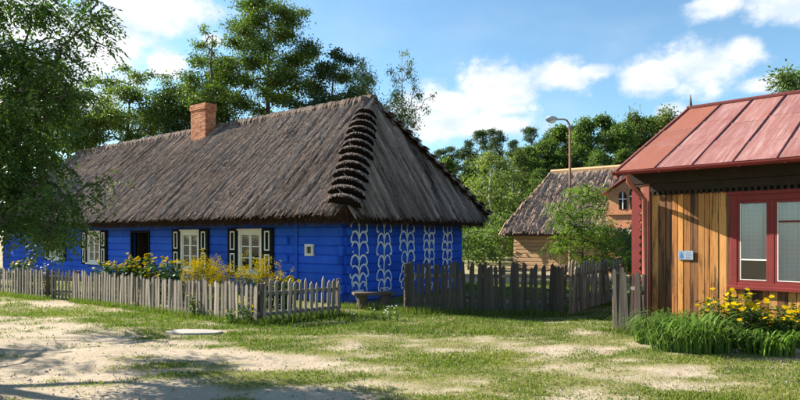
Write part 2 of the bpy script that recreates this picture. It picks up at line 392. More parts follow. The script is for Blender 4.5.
# ------------------------------------------------------------------ ground
def cover(x, y):
    """share of grass on the ground: 1 lawn, 0 bare sand"""
    n = mnoise.fractal(Vector((x * .42, y * .95, 3.1)), .9, 2.1, 5) * .5
    n2 = mnoise.fractal(Vector((x * 1.5, y * 3.4, 8.7)), .8, 2.2, 4) * .35
    if y < 4.2 or abs(x) > 16 or y > 22:
        return max(0, min(1, (.7 if y > 12 else .42) + n * .8 + n2 * .7))
    px, py = CX + FPX * x / y, HY + FPX * CAM_H / y
    c = 1.04
    for bx, by, rx, ry, s in SAND:
        d = math.hypot((px - bx) / rx, (py - by) / ry)
        if d < 2.0: c -= s * (.68 if bx < 330 else .54) * max(0, min(1, (1.6 - d) / 1.0))
    return max(0, min(1, c + n * 1.0 + n2 * 1.9))
SAND = [(30, 331, 95, 9, 1.0), (60, 346, 140, 7, 1.0), (0, 352, 80, 10, .9), (40, 388, 140, 22, 1.2), (150, 396, 60, 9, 1.0), (20, 368, 90, 12, .7),
        (118, 338, 26, 3.5, .8), (165, 353, 90, 3.5, 1.0), (240, 357, 60, 5, 1.0), (300, 365, 60, 6, 1.0), (350, 349, 26, 6, .9), (190, 344, 22, 3, .7),
        (290, 396, 45, 6, .9), (330, 400, 50, 6, .8), (360, 372, 30, 4, .5), (120, 366, 60, 6, .4), (230, 380, 120, 18, .22), (450, 375, 90, 10, .25),
        (452, 352, 38, 4, .95), (405, 356, 40, 4, .6), (540, 362, 36, 10, 1.1), (555, 351, 22, 5, .8), (463, 387, 28, 4.5, .8), (420, 392, 40, 5, .5),
        (607, 351, 14, 4, .8), (680, 381, 56, 12, 1.15), (590, 378, 40, 5, .5), (770, 358, 36, 5, .9), (665, 346, 32, 3.5, .7), (600, 334, 26, 5, 1.1), (580, 396, 60, 7, .7), (750, 392, 60, 9, .5),
        (55, 305, 24, 3, 1.1), (420, 346, 50, 3, .3), (700, 352, 30, 3, .5), (30, 318, 60, 3, .4), (600, 300, 30, 6, .4)]

def axis_pts(core0, core1, step, far):
    a = list(np.arange(core0, core1 + 1e-6, step)); s = step
    lo, hi = [], []
    x = core0
    while x > -far: s = min(s * 1.35, 60); x -= s; lo.append(x)
    x = core1; s = step
    while x < far: s = min(s * 1.35, 60); x += s; hi.append(x)
    return np.array(lo[::-1] + a + hi)
gx = axis_pts(-13, 12, .11, 900); gy = axis_pts(4, 17, .11, 900)
GV = []; GA = []
for y in gy:
    for x in gx:
        near = abs(x) < 14 and 3 < y < 18
        z = (mnoise.noise(Vector((x * .8, y * .8, 0))) * .022 + mnoise.noise(Vector((x * .35 + y * .2, y * 2.6 - x * 1.1, 2))) * .016 + mnoise.noise(Vector((x * 3, y * 3, 5))) * .006) if near else 0.0
        c = cover(x, y); GV.append((x, y, z + (.012 * c if near else 0))); GA.append(c)
nx, ny = len(gx), len(gy)
ii = np.arange(nx * ny).reshape(ny, nx)
GF = np.stack([ii[:-1, :-1], ii[:-1, 1:], ii[1:, 1:], ii[1:, :-1]], -1).reshape(-1, 4)
def ground_mat():
    t = NT('sandy_lane_and_turf'); v = t.coords('Object')
    a = t.noise(v, .9, 6, .6); b = t.noise(v, 9, 6, .65); f = t.noise(v, 70, 4, .6)
    sand = t.mix(t.rng(a, .35, .65), (.37, .305, .225), (.45, .38, .285))
    sand = t.mix(t.math('MULTIPLY', t.rng(b, .5, .7), .45), sand, (.26, .21, .155))
    sand = t.mix(t.math('MULTIPLY', t.rng(f, .58, .7), .4), sand, (.17, .135, .095))
    turf = t.mix(t.rng(b, .35, .65), (.17, .17, .055), (.27, .24, .1))
    turf = t.mix(t.rng(f, .5, .68), turf, (.1, .105, .035))
    k = t.math('ADD', t.attr('v'), t.math('MULTIPLY', t.math('SUBTRACT', f, .5), .9))
    k = t.math('ADD', k, t.math('MULTIPLY', t.math('SUBTRACT', b, .5), .6))
    c = t.mix(t.rng(k, .2, 1.0), sand, turf)
    h = t.math('ADD', t.math('MULTIPLY', b, 1.0), t.math('MULTIPLY', f, .5))
    return t.done(t.principled(c, .95, h, 1.0, .03, .1))
g_o = link('ground', mesh_np('ground', GV, GF, ground_mat(), GA, True)); tag(g_o, kind='structure')

def blade_mesh(name, P, h, w, lean, val, mat):
    """P (n,3) roots -> one bent two-segment blade each (5 verts, quad + tri as 2 quads with a doubled tip)"""
    n = len(P); a = nrs.uniform(0, 2 * math.pi, n); la = nrs.uniform(0, 2 * math.pi, n)
    side = np.stack([np.cos(a), np.sin(a), np.zeros(n)], 1) * (w / 2)[:, None]
    ld = np.stack([np.cos(la), np.sin(la), np.zeros(n)], 1) * (lean * h)[:, None]
    up = np.zeros((n, 3)); up[:, 2] = h
    V = np.stack([P - side, P + side, P + side * .2 + up + ld, P - side * .2 + up + ld], 1).reshape(-1, 3)
    return mesh_np(name, V, np.arange(n * 4).reshape(n, 4), mat, np.repeat(val, 4))

def grow_grass():
    P = []; Hh = []; Vv = []; W = []
    r = random.Random(3); want = 280000; tries = 0
    while len(P) < want and tries < 1100000:
        tries += 1
        y = 5.4 + 16.0 * r.random() ** 1.9
        x = r.uniform(-.78, .78) * y
        if (y > 13 and x < 0 and r.random() < .7): continue
        c = cover_fast(x, y)
        if math.hypot((x + 3.63) / .6, (y - 10.22) / .34) < 1: continue
        if r.random() > c * c * (.75 if y < 9.5 else .9): continue
        P.append((x, y, -.004)); hh = (.012 + .026 * r.random()) * (.5 + .8 * c)
        py = HY + 986 / y
        if py < 336: hh *= 1.6                                           # longer along the fences
        Hh.append(hh); W.append(.007 + .006 * r.random() + .0006 * y)
        dry = mnoise.noise(Vector((x * .9, y * .9, 20))) * .35 + (.07 if py > 352 else -.17)
        Vv.append(max(0, min(1, .45 + dry + r.gauss(0, .17))))
    for fx0, fy0, fx1, fy1, n, hm in TALL:                                # taller weeds along the fence feet
        for k in range(n):
            s = r.random(); P.append((fx0 + (fx1 - fx0) * s + r.gauss(0, .12), fy0 + (fy1 - fy0) * s + r.gauss(0, .12), -.004))
            Hh.append(hm * r.uniform(.3, 1)); W.append(.012); Vv.append(max(0, min(1, .35 + r.gauss(0, .2))))
    P = np.array(P); Hh = np.array(Hh)
    return blade_mesh('grass', P, Hh, np.array(W), nrs.uniform(.1, .7, len(P)), np.array(Vv), LEAF['grass'])
_c0x, _c0y, _st = -17.0, 5.0, .06
_cg = None
def cover_fast(x, y):
    global _cg
    if _cg is None:
        _cg = {}
    k = (int(x / .07), int(y / .07))
    if k not in _cg: _cg[k] = cover(k[0] * .07, k[1] * .07)
    return _cg[k]
TALL = [(-8.6, 15.3, -2.8, 11.15, 5000, .16), (-2.7, 11.1, -1.3, 12.4, 1800, .22), (0, 12.85, 3.5, 12.25, 3000, .2), (-1.4, 13.9, .4, 13.0, 1600, .16), (-12, 17.2, -9.5, 15.5, 1500, .14), (3.5, 10.5, 4.2, 10.1, 600, .16), (-1.3, 12.3, 0, 12.6, 1200, .12)]
tag(link('grass', grow_grass()), 'short yellow green grass growing in patches over the sandy lane', 'grass', kind='stuff')

# ------------------------------------------------------------------ blue thatched cottage
CRZ = math.atan2(-.6, .8)
CO = Vector((-1.375, 14.5, 0))
cot = empty('thatched_cottage', CO, CRZ, 'long bright blue log cottage with a shaggy thatched roof and stepped hip corners', 'house')
LEN, DEP, WH = 22.0, 5.7, 2.28
def cw(x, y, z=0): return CO + Vector((.8 * x + .6 * y, -.6 * x + .8 * y, z))

OPEN = []                                  # openings in the front wall: x0, x1, z0, z1
WIN = [(-3.64, .52, .66, 1.9), (-6.6, .5, .66, 1.9), (-12.9, .5, .7, 1.9), (-16.3, .48, .78, 1.9)]
for x, hw, z0, z1 in WIN: OPEN.append((x - hw, x + hw, z0, z1))
DOOR = (-10.25, -9.0, .1, 1.92); OPEN.append(DOOR)
VENT = (-1.24, .12, 1.36); OPEN.append((VENT[0] - VENT[1], VENT[0] + VENT[1], VENT[2] - .12, VENT[2] + .12))
VENT2 = (-19.1, .1, 1.3); OPEN.append((VENT2[0] - VENT2[1], VENT2[0] + VENT2[1], VENT2[2] - .1, VENT2[2] + .1))
COURSE = WH / 9.5
def log_profile(z0, z1, y_out, sgn=-1):
    c = .022; d = .10
    return [(y_out + d * -sgn, z0), (y_out - sgn * c, z0), (y_out, z0 + c), (y_out, z1 - c), (y_out - sgn * c, z1), (y_out + d * -sgn, z1)]

def wall_front():
    # backing wall with holes, 3 cm behind the log faces: strips between the openings
    xs = sorted({-LEN + .02, -.12} | {o[0] for o in OPEN} | {o[1] for o in OPEN}); mb = MB()
    for a, b in zip(xs[:-1], xs[1:]):
        zs = [(0.0, WH + .15)]
        for o in OPEN:
            if o[0] <= a + 1e-6 and o[1] >= b - 1e-6:
                zs = [(0.0, o[2]), (o[3], WH + .15)]
        for z0, z1 in zs:
            if z1 - z0 > .02: mb.box(a, b, .03, .16, z0, z1)
    w = mb.build('front_wall', MAT['blue_x'], cot)
    k = 0; z = .04
    while z < WH + .1:
        z1 = z + COURSE - .007
        cuts = sorted([(o[0], o[1]) for o in OPEN if o[2] < z1 - .03 and o[3] > z + .03]); x = -LEN; segs = []
        for a, b in cuts: segs.append((x, a)); x = b
        segs.append((x, .0 if k % 2 else -.02))
        for a, b in segs:
            if b - a < .05: continue
            parts = [(a, b)]
            if b - a > 6 : parts = [(a, a + (b - a) * .47), (a + (b - a) * .47 + .006, b)]
            for p, q in parts:
                off = rnd.uniform(-.008, .008)
                MB().prism(log_profile(z, z1, off), p, q).build('log', MAT['blue_x'], w)
        z += COURSE; k += 1
    return w
fw = wall_front()

def wall_gable():
    w = MB().box(-.16, -.04, .165, DEP, 0, WH + .15).build('end_wall', MAT['blue_y'], cot)
    z = .04; k = 0
    while z < WH + .1:
        z1 = z + COURSE - .007; off = rnd.uniform(-.006, .004)
        MB().prism(log_profile(z, z1, off, 1), (-.105 if k % 2 else .101), DEP, 'y').build('log', MAT['blue_y'], w)
        z += COURSE; k += 1
    return w
gw = wall_gable()
MB().box(-LEN, -.17, DEP - .12, DEP - .01, 0, WH + .15).build('back_wall', MAT['blue_x'], cot)
MB().box(-LEN, -LEN + .1, .17, DEP - .13, 0, WH + .15).build('far_end_wall', MAT['blue_y'], cot)
MB().box(-LEN + .11, -.17, .17, DEP - .13, .02, .06).build('inner_floor', MAT['dark'], cot)
MB().box(-LEN + .11, -.17, .17, DEP - .13, WH + .05, WH + .1).build('inner_ceiling', MAT['dark'], cot)
# notched log ends: at the corner (both ways) and where the cross wall meets the front
for k in range(9):
    z = .05 + k * COURSE
    if k % 2 == 0:
        bevel(MB().box(-.15, -.03, -.15, -.012, z + .01, z + COURSE - .03).build('log_end', MAT['blue_x'], cot), .015)
        bevel(MB().box(-2.22, -2.05, -.07, -.012, z + .01, z + COURSE - .03).build('log_end', MAT['blue_x'], cot), .015)
    else:
        bevel(MB().box(.012, .13, .0, .14, z + .01, z + COURSE - .03).build('log_end', MAT['blue_y'], cot), .015)
bevel(MB().box(-1.83, -1.69, -.035, -.012, .05, 2.2).build('wall_batten', MAT['blue_x'], cot), .006)

def cottage_window(x, hw, z0, z1, first):
    f = MB()
    y0, y1 = -.055, .05
    f.box(x - hw, x - hw + .09, y0, y1, z0, z1).box(x + hw - .09, x + hw, y0, y1, z0, z1)
    f.box(x - hw + .09, x + hw - .09, y0, y1, z1 - .1, z1).box(x - hw + .09, x + hw - .09, y0, y1, z0, z0 + .07)
    w = bevel(f.build('window', MAT['cream'], cot), .006)
    s = MB().box(x - hw - .04, x + hw + .04, -.12, -.057, z0 - .045, z0 + .02).build('sill', MAT['cream'], w); bevel(s)
    bevel(MB().box(x - hw - .03, x + hw + .03, -.09, -.057, z1 - .01, z1 + .04).build('head_trim', MAT['cream'], w))
    ix0, ix1, iz0, iz1 = x - hw + .09, x + hw - .09, z0 + .07, z1 - .1
    for a, b in ((ix0, x - .004), (x + .004, ix1)):
        c = MB(); st = .045
        c.box(a, a + st, -.03, .012, iz0, iz1).box(b - st, b, -.03, .012, iz0, iz1).box(a + st, b - st, -.03, .012, iz0, iz0 + st).box(a + st, b - st, -.03, .012, iz1 - st, iz1)
        for q in (1, 2):
            zz = iz0 + st + (iz1 - iz0 - 2 * st) * q / 3; c.box(a + st, b - st, -.024, .008, zz - .014, zz + .014)
        c.build('casement', MAT['cream'], w)
        for q in range(3):
            za = iz0 + st + (iz1 - iz0 - 2 * st) * q / 3; zb = iz0 + st + (iz1 - iz0 - 2 * st) * (q + 1) / 3
            MB().box(a + st - .004, b - st + .004, -.006, -.001, za + .01, zb - .01).build('pane', MAT['glass'], w)
    for sgn in (-1, 1):                    # folded-back shutters
        e = x + sgn * (hw + .015); o_ = e + sgn * .47; a, b = min(e, o_), max(e, o_)
        sh = bevel(MB().box(a, b, -.062, -.012, z0 - .06, z1 + .05).build('shutter', MAT['black'], cot), .005)
        for (p, q) in ((z0 + .02, z0 + .56), (z0 + .66, z1 - .03)):
            m = MB(); i0, i1, wd = a + .13, b - .13, .035
            m.box(i0, i0 + wd, -.078, -.06, p, q).box(i1 - wd, i1, -.078, -.06, p, q).box(i0 + wd, i1 - wd, -.078, -.06, p, p + wd).box(i0 + wd, i1 - wd, -.078, -.06, q - wd, q)
            m.build('shutter_frame', MAT['white'], sh)
    return w
CURT = ['nearest the blue cottage corner', 'right of the open dark doorway', 'left of the open dark doorway', 'under the hanging tree branches']
def curtain(name, P0, P1, z0, z1, mat, label, waves=9, amp=.018, group=None, nseg=60):
    V = []; F = []; P0 = Vector(P0); P1 = Vector(P1); d = P1 - P0; nrm = Vector((d.y, -d.x, 0)).normalized()
    for k in range(nseg + 1):
        s = k / nseg; p = P0 + d * s + nrm * (amp * math.sin(s * waves * 2 * math.pi) + amp * .5 * math.sin(s * 23.0 + 1))
        V += [(p.x, p.y, z0), (p.x, p.y, (z0 + z1) / 2), (p.x, p.y, z1)]
    for k in range(nseg):
        for j in range(2): F.append((k * 3 + j, k * 3 + 3 + j, k * 3 + 4 + j, k * 3 + 1 + j))
    return tag(link(name, mesh_np(name, V, F, mat, None, True)), label, 'curtain', group)
for i, (x, hw, z0, z1) in enumerate(WIN):
    cottage_window(x, hw, z0, z1, i == 0)
    a, b = cw(x - hw + .06, .09), cw(x + hw - .06, .09)
    curtain('curtain', a, b, z0 + .62, z1 - .08, MAT['lace'], 'short white curtain behind the blue cottage window ' + CURT[i], 7, group='curtains of the blue cottage')

dm = MB(); x0, x1, z0, z1 = DOOR               # open dark doorway with its frame and the leaf swung inside
dm.box(x0, x0 + .07, -.03, .06, z0, z1).box(x1 - .07, x1, -.03, .06, z0, z1).box(x0 + .07, x1 - .07, -.03, .06, z1 - .07, z1)
dr = dm.build('doorway', MAT['black'], cot)
dl = MB().box(x0 + .08, x0 + .13, .18, 1.1, z0, z1 - .08).build('door_leaf', MAT['dark'], dr)
MB().box(x0 - .1, x1 + .1, -.45, -.02, 0, .1).build('door_step', MAT['stone'], cot)

for vx, hs, vz in (VENT, VENT2):
    f = MB(); e = hs + .035
    f.box(vx - e, vx - hs + .03, -.05, .02, vz - e, vz + e).box(vx + hs - .03, vx + e, -.05, .02, vz - e, vz + e)
    f.box(vx - hs + .03, vx + hs - .03, -.05, .02, vz - e, vz - hs + .03).box(vx - hs + .03, vx + hs - .03, -.05, .02, vz + hs - .03, vz + e)
    v = f.build('small_window', MAT['cream'], cot)
    MB().box(vx - hs + .03, vx + hs - .03, 0, .005, vz - hs + .03, vz + hs - .03).build('pane', MAT['glass'], v)

# --- painted plants on the end wall
def ribbon(mb, pts, w, xo):
    """flat painted line on the end wall (local x = xo), pts = (s, z)"""
    n = len(pts); L_ = []; Rr = []
    for i in range(n):
        a = pts[max(i - 1, 0)]; b = pts[min(i + 1, n - 1)]; dx, dz = b[0] - a[0], b[1] - a[1]; l = math.hypot(dx, dz) or 1
        ww = w * (.85 + .3 * rnd.random()) / 2; L_.append((pts[i][0] - dz / l * ww, pts[i][1] + dx / l * ww)); Rr.append((pts[i][0] + dz / l * ww, pts[i][1] - dx / l * ww))
    b0 = len(mb.v)
    for p, q in zip(L_, Rr): mb.v += [(xo, p[0], p[1]), (xo, q[0], q[1])]
    for i in range(n - 1): mb.f.append((b0 + 2 * i, b0 + 2 * i + 1, b0 + 2 * i + 3, b0 + 2 * i + 2))
PL = [(.53, [.42, .62, .86, 1.12, 1.45, 1.72], .40, .07), (1.567, [.44, .68, 1.08, 1.42, 1.68], .36, .1), (2.626, [.42, .62, .85, 1.17, 1.46, 1.72], .4, .06), (3.75, [.42, .66, .92, 1.2, 1.46, 1.7], .36, .06), (4.77, [.42, .65, .9, 1.18, 1.44, 1.7], .34, .06)]
for s0, tiers, hw, jit in PL:
    m = MB(); zt = WH + .02
    ribbon(m, [(s0 + math.sin(z * 5) * .012, z) for z in np.linspace(.24, zt, 14)], .042, .0085)
    for j, z in enumerate(tiers + [tiers[-1] + .3]):
        for sg in (-1, 1):
            sc = hw * .86 * rnd.uniform(.82, 1.14); h = .13 * rnd.uniform(.8, 1.2); lo_ = .13 * rnd.uniform(.8, 1.2); dr = .15 * rnd.uniform(.7, 1.2); pts = []
            for th in np.linspace(0, math.pi, 11):
                zz = z + (h + lo_) * math.sin(th) - lo_ if th < math.pi / 2 else z + h - (h + dr) * (1 - math.sin(th)) * .9
                pts.append((s0 + sg * sc * (.5 * (1 - math.cos(th)) * .94 + rnd.gauss(0, .006)), zz))
            ex, ez = pts[-1]
            for th in np.linspace(.5, 2.6, 4): pts.append((ex - sg * .045 * (1 - math.cos(th)), ez - .05 * math.sin(th)))
            if z + h < WH + .05: ribbon(m, pts, .05 * rnd.uniform(.8, 1.15), .0115)
    # basket
    for q in ([(s0 - .17, .32), (s0 - .12, .1)], [(s0 + .17, .32), (s0 + .12, .1)], [(s0 - .17, .32), (s0 + .17, .32)], [(s0 - .14, .21), (s0 + .14, .21)], [(s0 - .12, .1), (s0 + .12, .1)], [(s0 - .05, .31), (s0 - .04, .11)], [(s0 + .06, .31), (s0 + .05, .11)]):
        ribbon(m, [q[0], ((q[0][0] + q[1][0]) / 2, (q[0][1] + q[1][1]) / 2), q[1]], .034, .0145)
    m.build('painted_plant', MAT['plantwhite'], gw)

# --- thatched roof
EY0, EY1, EX1, EX0, EZ = -.62, DEP + .6, .55, -LEN - .5, 2.46
RX1, RX0, RY, RZ = -1.56, -20.4, 2.85, 5.95
EBZ, INS = 2.1, .1                          # lower edge of the cut reed, inset of that edge
A_ = [Vector((EX0, EY0, EZ)), Vector((EX1, EY0, EZ)), Vector((EX1, EY1, EZ)), Vector((EX0, EY1, EZ))]
RA, RB = Vector((RX0, RY, RZ)), Vector((RX1, RY, RZ))
SLOPES = {'front': (A_[0], A_[1], RB, RA), 'right': (A_[1], A_[2], RB, RB), 'back': (A_[2], A_[3], RA, RB), 'left': (A_[3], A_[0], RA, RA)}
rb = MB()
lump = lambda p: mnoise.noise(Vector((p.x * .9, p.y * .9, p.z * .9))) * .06
for nm, (a, b, c, d) in SLOPES.items():
    nu, nv = (60, 16) if nm in ('front', 'back') else (20, 16)
    b0 = len(rb.v)
    for j in range(nv + 1):
        for i in range(nu + 1):
            u, v = i / nu, j / nv; p = (a.lerp(b, u)).lerp(d.lerp(c, u), v); rb.v.append((p.x, p.y, p.z + (lump(p) if 0 < j < nv and 0 < i < nu else 0)))
    for j in range(nv):
        for i in range(nu):
            q = b0 + j * (nu + 1) + i
            rb.f.append((q, q + 1, q + nu + 2, q + nu + 1))
B_ = [Vector((EX0 + INS, EY0 + INS, EBZ)), Vector((EX1 - INS, EY0 + INS, EBZ)), Vector((EX1 - INS, EY1 - INS, EBZ)), Vector((EX0 + INS, EY1 - INS, EBZ))]
C_ = [Vector((-LEN, 0, EBZ + .28)), Vector((0, 0, EBZ + .28)), Vector((0, DEP, EBZ + .28)), Vector((-LEN, DEP, EBZ + .28))]
for i in range(4):
    j = (i + 1) % 4; rb.poly([B_[i], B_[j], A_[j], A_[i]]); rb.poly([C_[i], C_[j], B_[j], B_[i]])
roof = rb.build('roof', MAT['thatchbase'], cot, smooth=False)

def thatch(slopes, dens, mat, name, parent, ln=(.35, .95), wd=(.009, .024), lift=(.006, .03), bright=0.0, seed=1):
    r = np.random.RandomState(seed); Vs = []; At = []
    for (a, b, c, d) in slopes:
        a, b, c, d = (np.array(q) for q in (a, b, c, d))
        nrm = np.cross(b - a, (d + c) / 2 - (a + b) / 2); nrm /= np.linalg.norm(nrm)
        if nrm[2] < 0: nrm = -nrm
        wl, wt = np.linalg.norm(b - a), np.linalg.norm(c - d); hgt = np.linalg.norm((d + c) / 2 - (a + b) / 2)
        upv = ((d + c) / 2 - (a + b) / 2) / hgt; fall = np.cross(nrm, (b - a) / wl)
        upv = fall if fall[2] > 0 else -fall
        n = int(dens * (wl + wt) / 2 * hgt); got = 0
        v = r.rand(n * 3); keep = r.rand(n * 3) < ((1 - v) * wl + v * wt) / max(wl, wt); v = v[keep][:n]; n = len(v); u = r.rand(n)
        Lq = r.uniform(*ln, n); v = np.minimum(v, 1 - (Lq * .5 + .02) / hgt)
        P = (a[None] * (1 - u)[:, None] + b[None] * u[:, None]) * (1 - v)[:, None] + (d[None] * (1 - u)[:, None] + c[None] * u[:, None]) * v[:, None]
        side = (b - a) / wl
        # clumping: a coarse noise sets lift and tone so that bundles read as streaks running down the slope
        cl = np.array([mnoise.noise(Vector((float(np.dot(p, side)) * 7.5 + seed * 9, float(np.dot(p, upv)) * .8, 1.7))) for p in P])
        cl2 = np.array([mnoise.noise(Vector((float(np.dot(p, side)) * .5, float(np.dot(p, upv)) * .5, 6.7))) for p in P])
        L_ = Lq; W = r.uniform(*wd, n); H = r.uniform(*lift, n) * (1 + .9 * cl).clip(.15)
        skew = r.normal(-.03, .09, n)
        top = P + upv * (L_ * .5)[:, None] + side * (skew * L_ * .5)[:, None]; bot = P - upv * (L_ * .5)[:, None] - side * (skew * L_ * .5)[:, None]
        nn = nrm[None]; base = .02 + .045 * (cl + .3)[:, None].clip(0, 1)
        w2 = side[None] * (W / 2)[:, None]
        V6 = np.stack([top - w2 * .7 + nn * (base - .02), top + nn * (base + .0), top + w2 * .7 + nn * (base - .02),
                       bot - w2 + nn * (base + H[:, None] * .45), bot + nn * (base + H[:, None]), bot + w2 + nn * (base + H[:, None] * .45)], 1)
        Vs.append(V6.reshape(-1, 3)); val = (.46 + .58 * cl + .14 * cl2 + r.normal(0, .1, n) + bright).clip(0, 1); At.append(np.repeat(val, 6))
    V = np.concatenate(Vs); n = len(V) // 6; b0 = (np.arange(n) * 6)[:, None]
    F = np.concatenate([b0 + np.array([[0, 1, 4, 3]]), b0 + np.array([[1, 2, 5, 4]])])
    o = link(name, mesh_np(name, V, F, mat, np.concatenate(At)), parent); o['kind'] = 'stuff'; return o
thatch([SLOPES['front']], 1150, MAT['thatch'], 'thatch', roof, seed=2)
thatch([SLOPES['right']], 950, MAT['thatch'], 'thatch', roof, seed=3)
thatch([SLOPES['back'], SLOPES['left']], 60, MAT['thatch'], 'thatch', roof, wd=(.07, .14), lift=(.03, .1), seed=4)

def eave_fringe():
    """reed ends: the ragged brown cut band under the front, right and left eaves"""
    r = np.random.RandomState(9); Vs = []; At = []
    for a, b, c, d, n in ((A_[0], A_[1], B_[1], B_[0], 15000), (A_[1], A_[2], B_[2], B_[1], 5200), (A_[3], A_[0], B_[0], B_[3], 2500)):
        a, b, c, d = (np.array(q) for q in (a, b, c, d)); u = r.rand(n); v = r.rand(n)
        P = (a * (1 - u)[:, None] + b * u[:, None]) * (1 - v)[:, None] + (d * (1 - u)[:, None] + c * u[:, None]) * v[:, None]
        side = (b - a) / np.linalg.norm(b - a); out = np.array([side[1], -side[0], 0])
        L_ = r.uniform(.06, .2, n); W = r.uniform(.012, .035, n)
        dirv = out[None] * r.uniform(.1, .7, n)[:, None] + np.array([0, 0, -1.0])[None] * r.uniform(.5, 1.1, n)[:, None] + side[None] * r.normal(0, .3, n)[:, None]
        dirv /= np.linalg.norm(dirv, axis=1)[:, None]
        w2 = side[None] * (W / 2)[:, None]
        V4 = np.stack([P - w2, P + w2, P + w2 * .5 + dirv * L_[:, None], P - w2 * .5 + dirv * L_[:, None]], 1)
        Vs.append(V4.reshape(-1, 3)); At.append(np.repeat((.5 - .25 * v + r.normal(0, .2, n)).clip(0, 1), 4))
    V = np.concatenate(Vs); o = link('eave_reed', mesh_np('eave_reed', V, np.arange(len(V)).reshape(-1, 4), MAT['thatchcut'], np.concatenate(At)), roof); o['kind'] = 'stuff'
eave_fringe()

def bundle_steps(P_low, P_top, n1, n2, count, t0, t1, k_=1.0):
    """stepped reed bundles riding on a hip, each a curved lip of its own"""
    h = (P_low - P_top).normalized(); out = (n1 + n2).normalized(); lat = h.cross(out).normalized()
    for k in range(count):
        t_ = t0 + (t1 - t0) * k / (count - 1); P = P_top.lerp(P_low, t_)
        r = np.random.RandomState(50 + k); nseg = 22; V = []; F = []; At = []
        wdt = .46 * (.75 + .25 * min(1, k / 5)) * r.uniform(.93, 1.07)
        for i in range(nseg + 1):
            a = -1 + 2 * i / nseg; sa, ca = math.sin(a * 1.35), math.cos(a * 1.35); jt = r.uniform(-.02, .02)
            top = P - h * .36 + lat * (wdt * .85 * sa) + out * (.13 * ca - .08) * k_
            lip = P + h * (.05 + jt - .1 * (1 - ca)) + lat * (wdt * sa) + out * ((.41 * ca - .08) * k_ + jt * .6)
            inn = P + h * (.03 + jt * .5 - .1 * (1 - ca)) + lat * (wdt * .92 * sa) + out * (.13 * ca - .1) * k_
            root = P - h * .2 + lat * (wdt * .8 * sa) + out * (.05 * ca - .14)
            V += [top, lip, lip - out * .025, inn, root]; tone = r.uniform(.3, .6); At += [tone * .8, tone + .45, .0, .0, .0]  # shade painted in: near-black cut face and underside, lip toned bright as sunlit
        for i in range(nseg):
            for j in range(4): F.append((i * 5 + j, i * 5 + 5 + j, i * 5 + 6 + j, i * 5 + 1 + j))
        # loose reed ends along the lip
        b0 = len(V)
        for q in range(110):
            a = r.uniform(-1, 1); sa, ca = math.sin(a * 1.35), math.cos(a * 1.35); f_ = r.uniform(.5, .85)
            s_ = P - h * (.36 - .36 * f_ + .1 * f_ * (1 - ca)) + lat * (wdt * (.85 + .15 * f_) * sa) + out * ((.13 + .28 * f_) * ca - .07) * k_
            e_ = P + h * (r.uniform(.04, .13) - .1 * (1 - ca)) + lat * (wdt * sa * 1.03) + out * ((.42 * ca - .08) * k_ + r.uniform(-.03, .02))
            wv = lat * .014; i0 = len(V); V += [s_ - wv, s_ + wv, e_ + wv * .6, e_ - wv * .6]; F.append((i0, i0 + 1, i0 + 2, i0 + 3)); tn = r.uniform(.3, 1.0); At += [tn * .7, tn * .7, tn, tn]
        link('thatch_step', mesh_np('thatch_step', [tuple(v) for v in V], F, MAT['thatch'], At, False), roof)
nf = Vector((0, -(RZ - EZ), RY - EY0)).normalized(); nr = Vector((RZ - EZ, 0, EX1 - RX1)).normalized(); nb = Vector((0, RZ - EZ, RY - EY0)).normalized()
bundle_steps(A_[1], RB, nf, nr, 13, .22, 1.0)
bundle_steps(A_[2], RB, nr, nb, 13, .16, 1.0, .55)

def ridge_cap():
    r = np.random.RandomState(77); mb = MB(); At = []; x = RX0 - .1
    while x < RX1 + .12:
        w = r.uniform(.05, .09); hh = r.uniform(.05, .1); dpt = r.uniform(.17, .27)
        prof = [(RY - dpt, RZ - dpt * .98 + .03), (RY - dpt * .9, RZ - dpt * .9 + .13), (RY - .12, RZ + hh - .01), (RY + .12, RZ + hh), (RY + dpt * .9, RZ - dpt * .9 + .13), (RY + dpt, RZ - dpt * .98 + .03), (RY, RZ - .12)]
        n0 = len(mb.v); mb.prism(prof, x, x + w * .9); At += [r.uniform(.15, .48)] * (len(mb.v) - n0); x += w
    me = mb.mesh('ridge_cap', MAT['thatch']); a = me.attributes.new('v', 'FLOAT', 'POINT'); a.data.foreach_set('value', np.array(At, dtype=np.float32))
    o = link('ridge_cap', me, roof); o['kind'] = 'stuff'
ridge_cap()

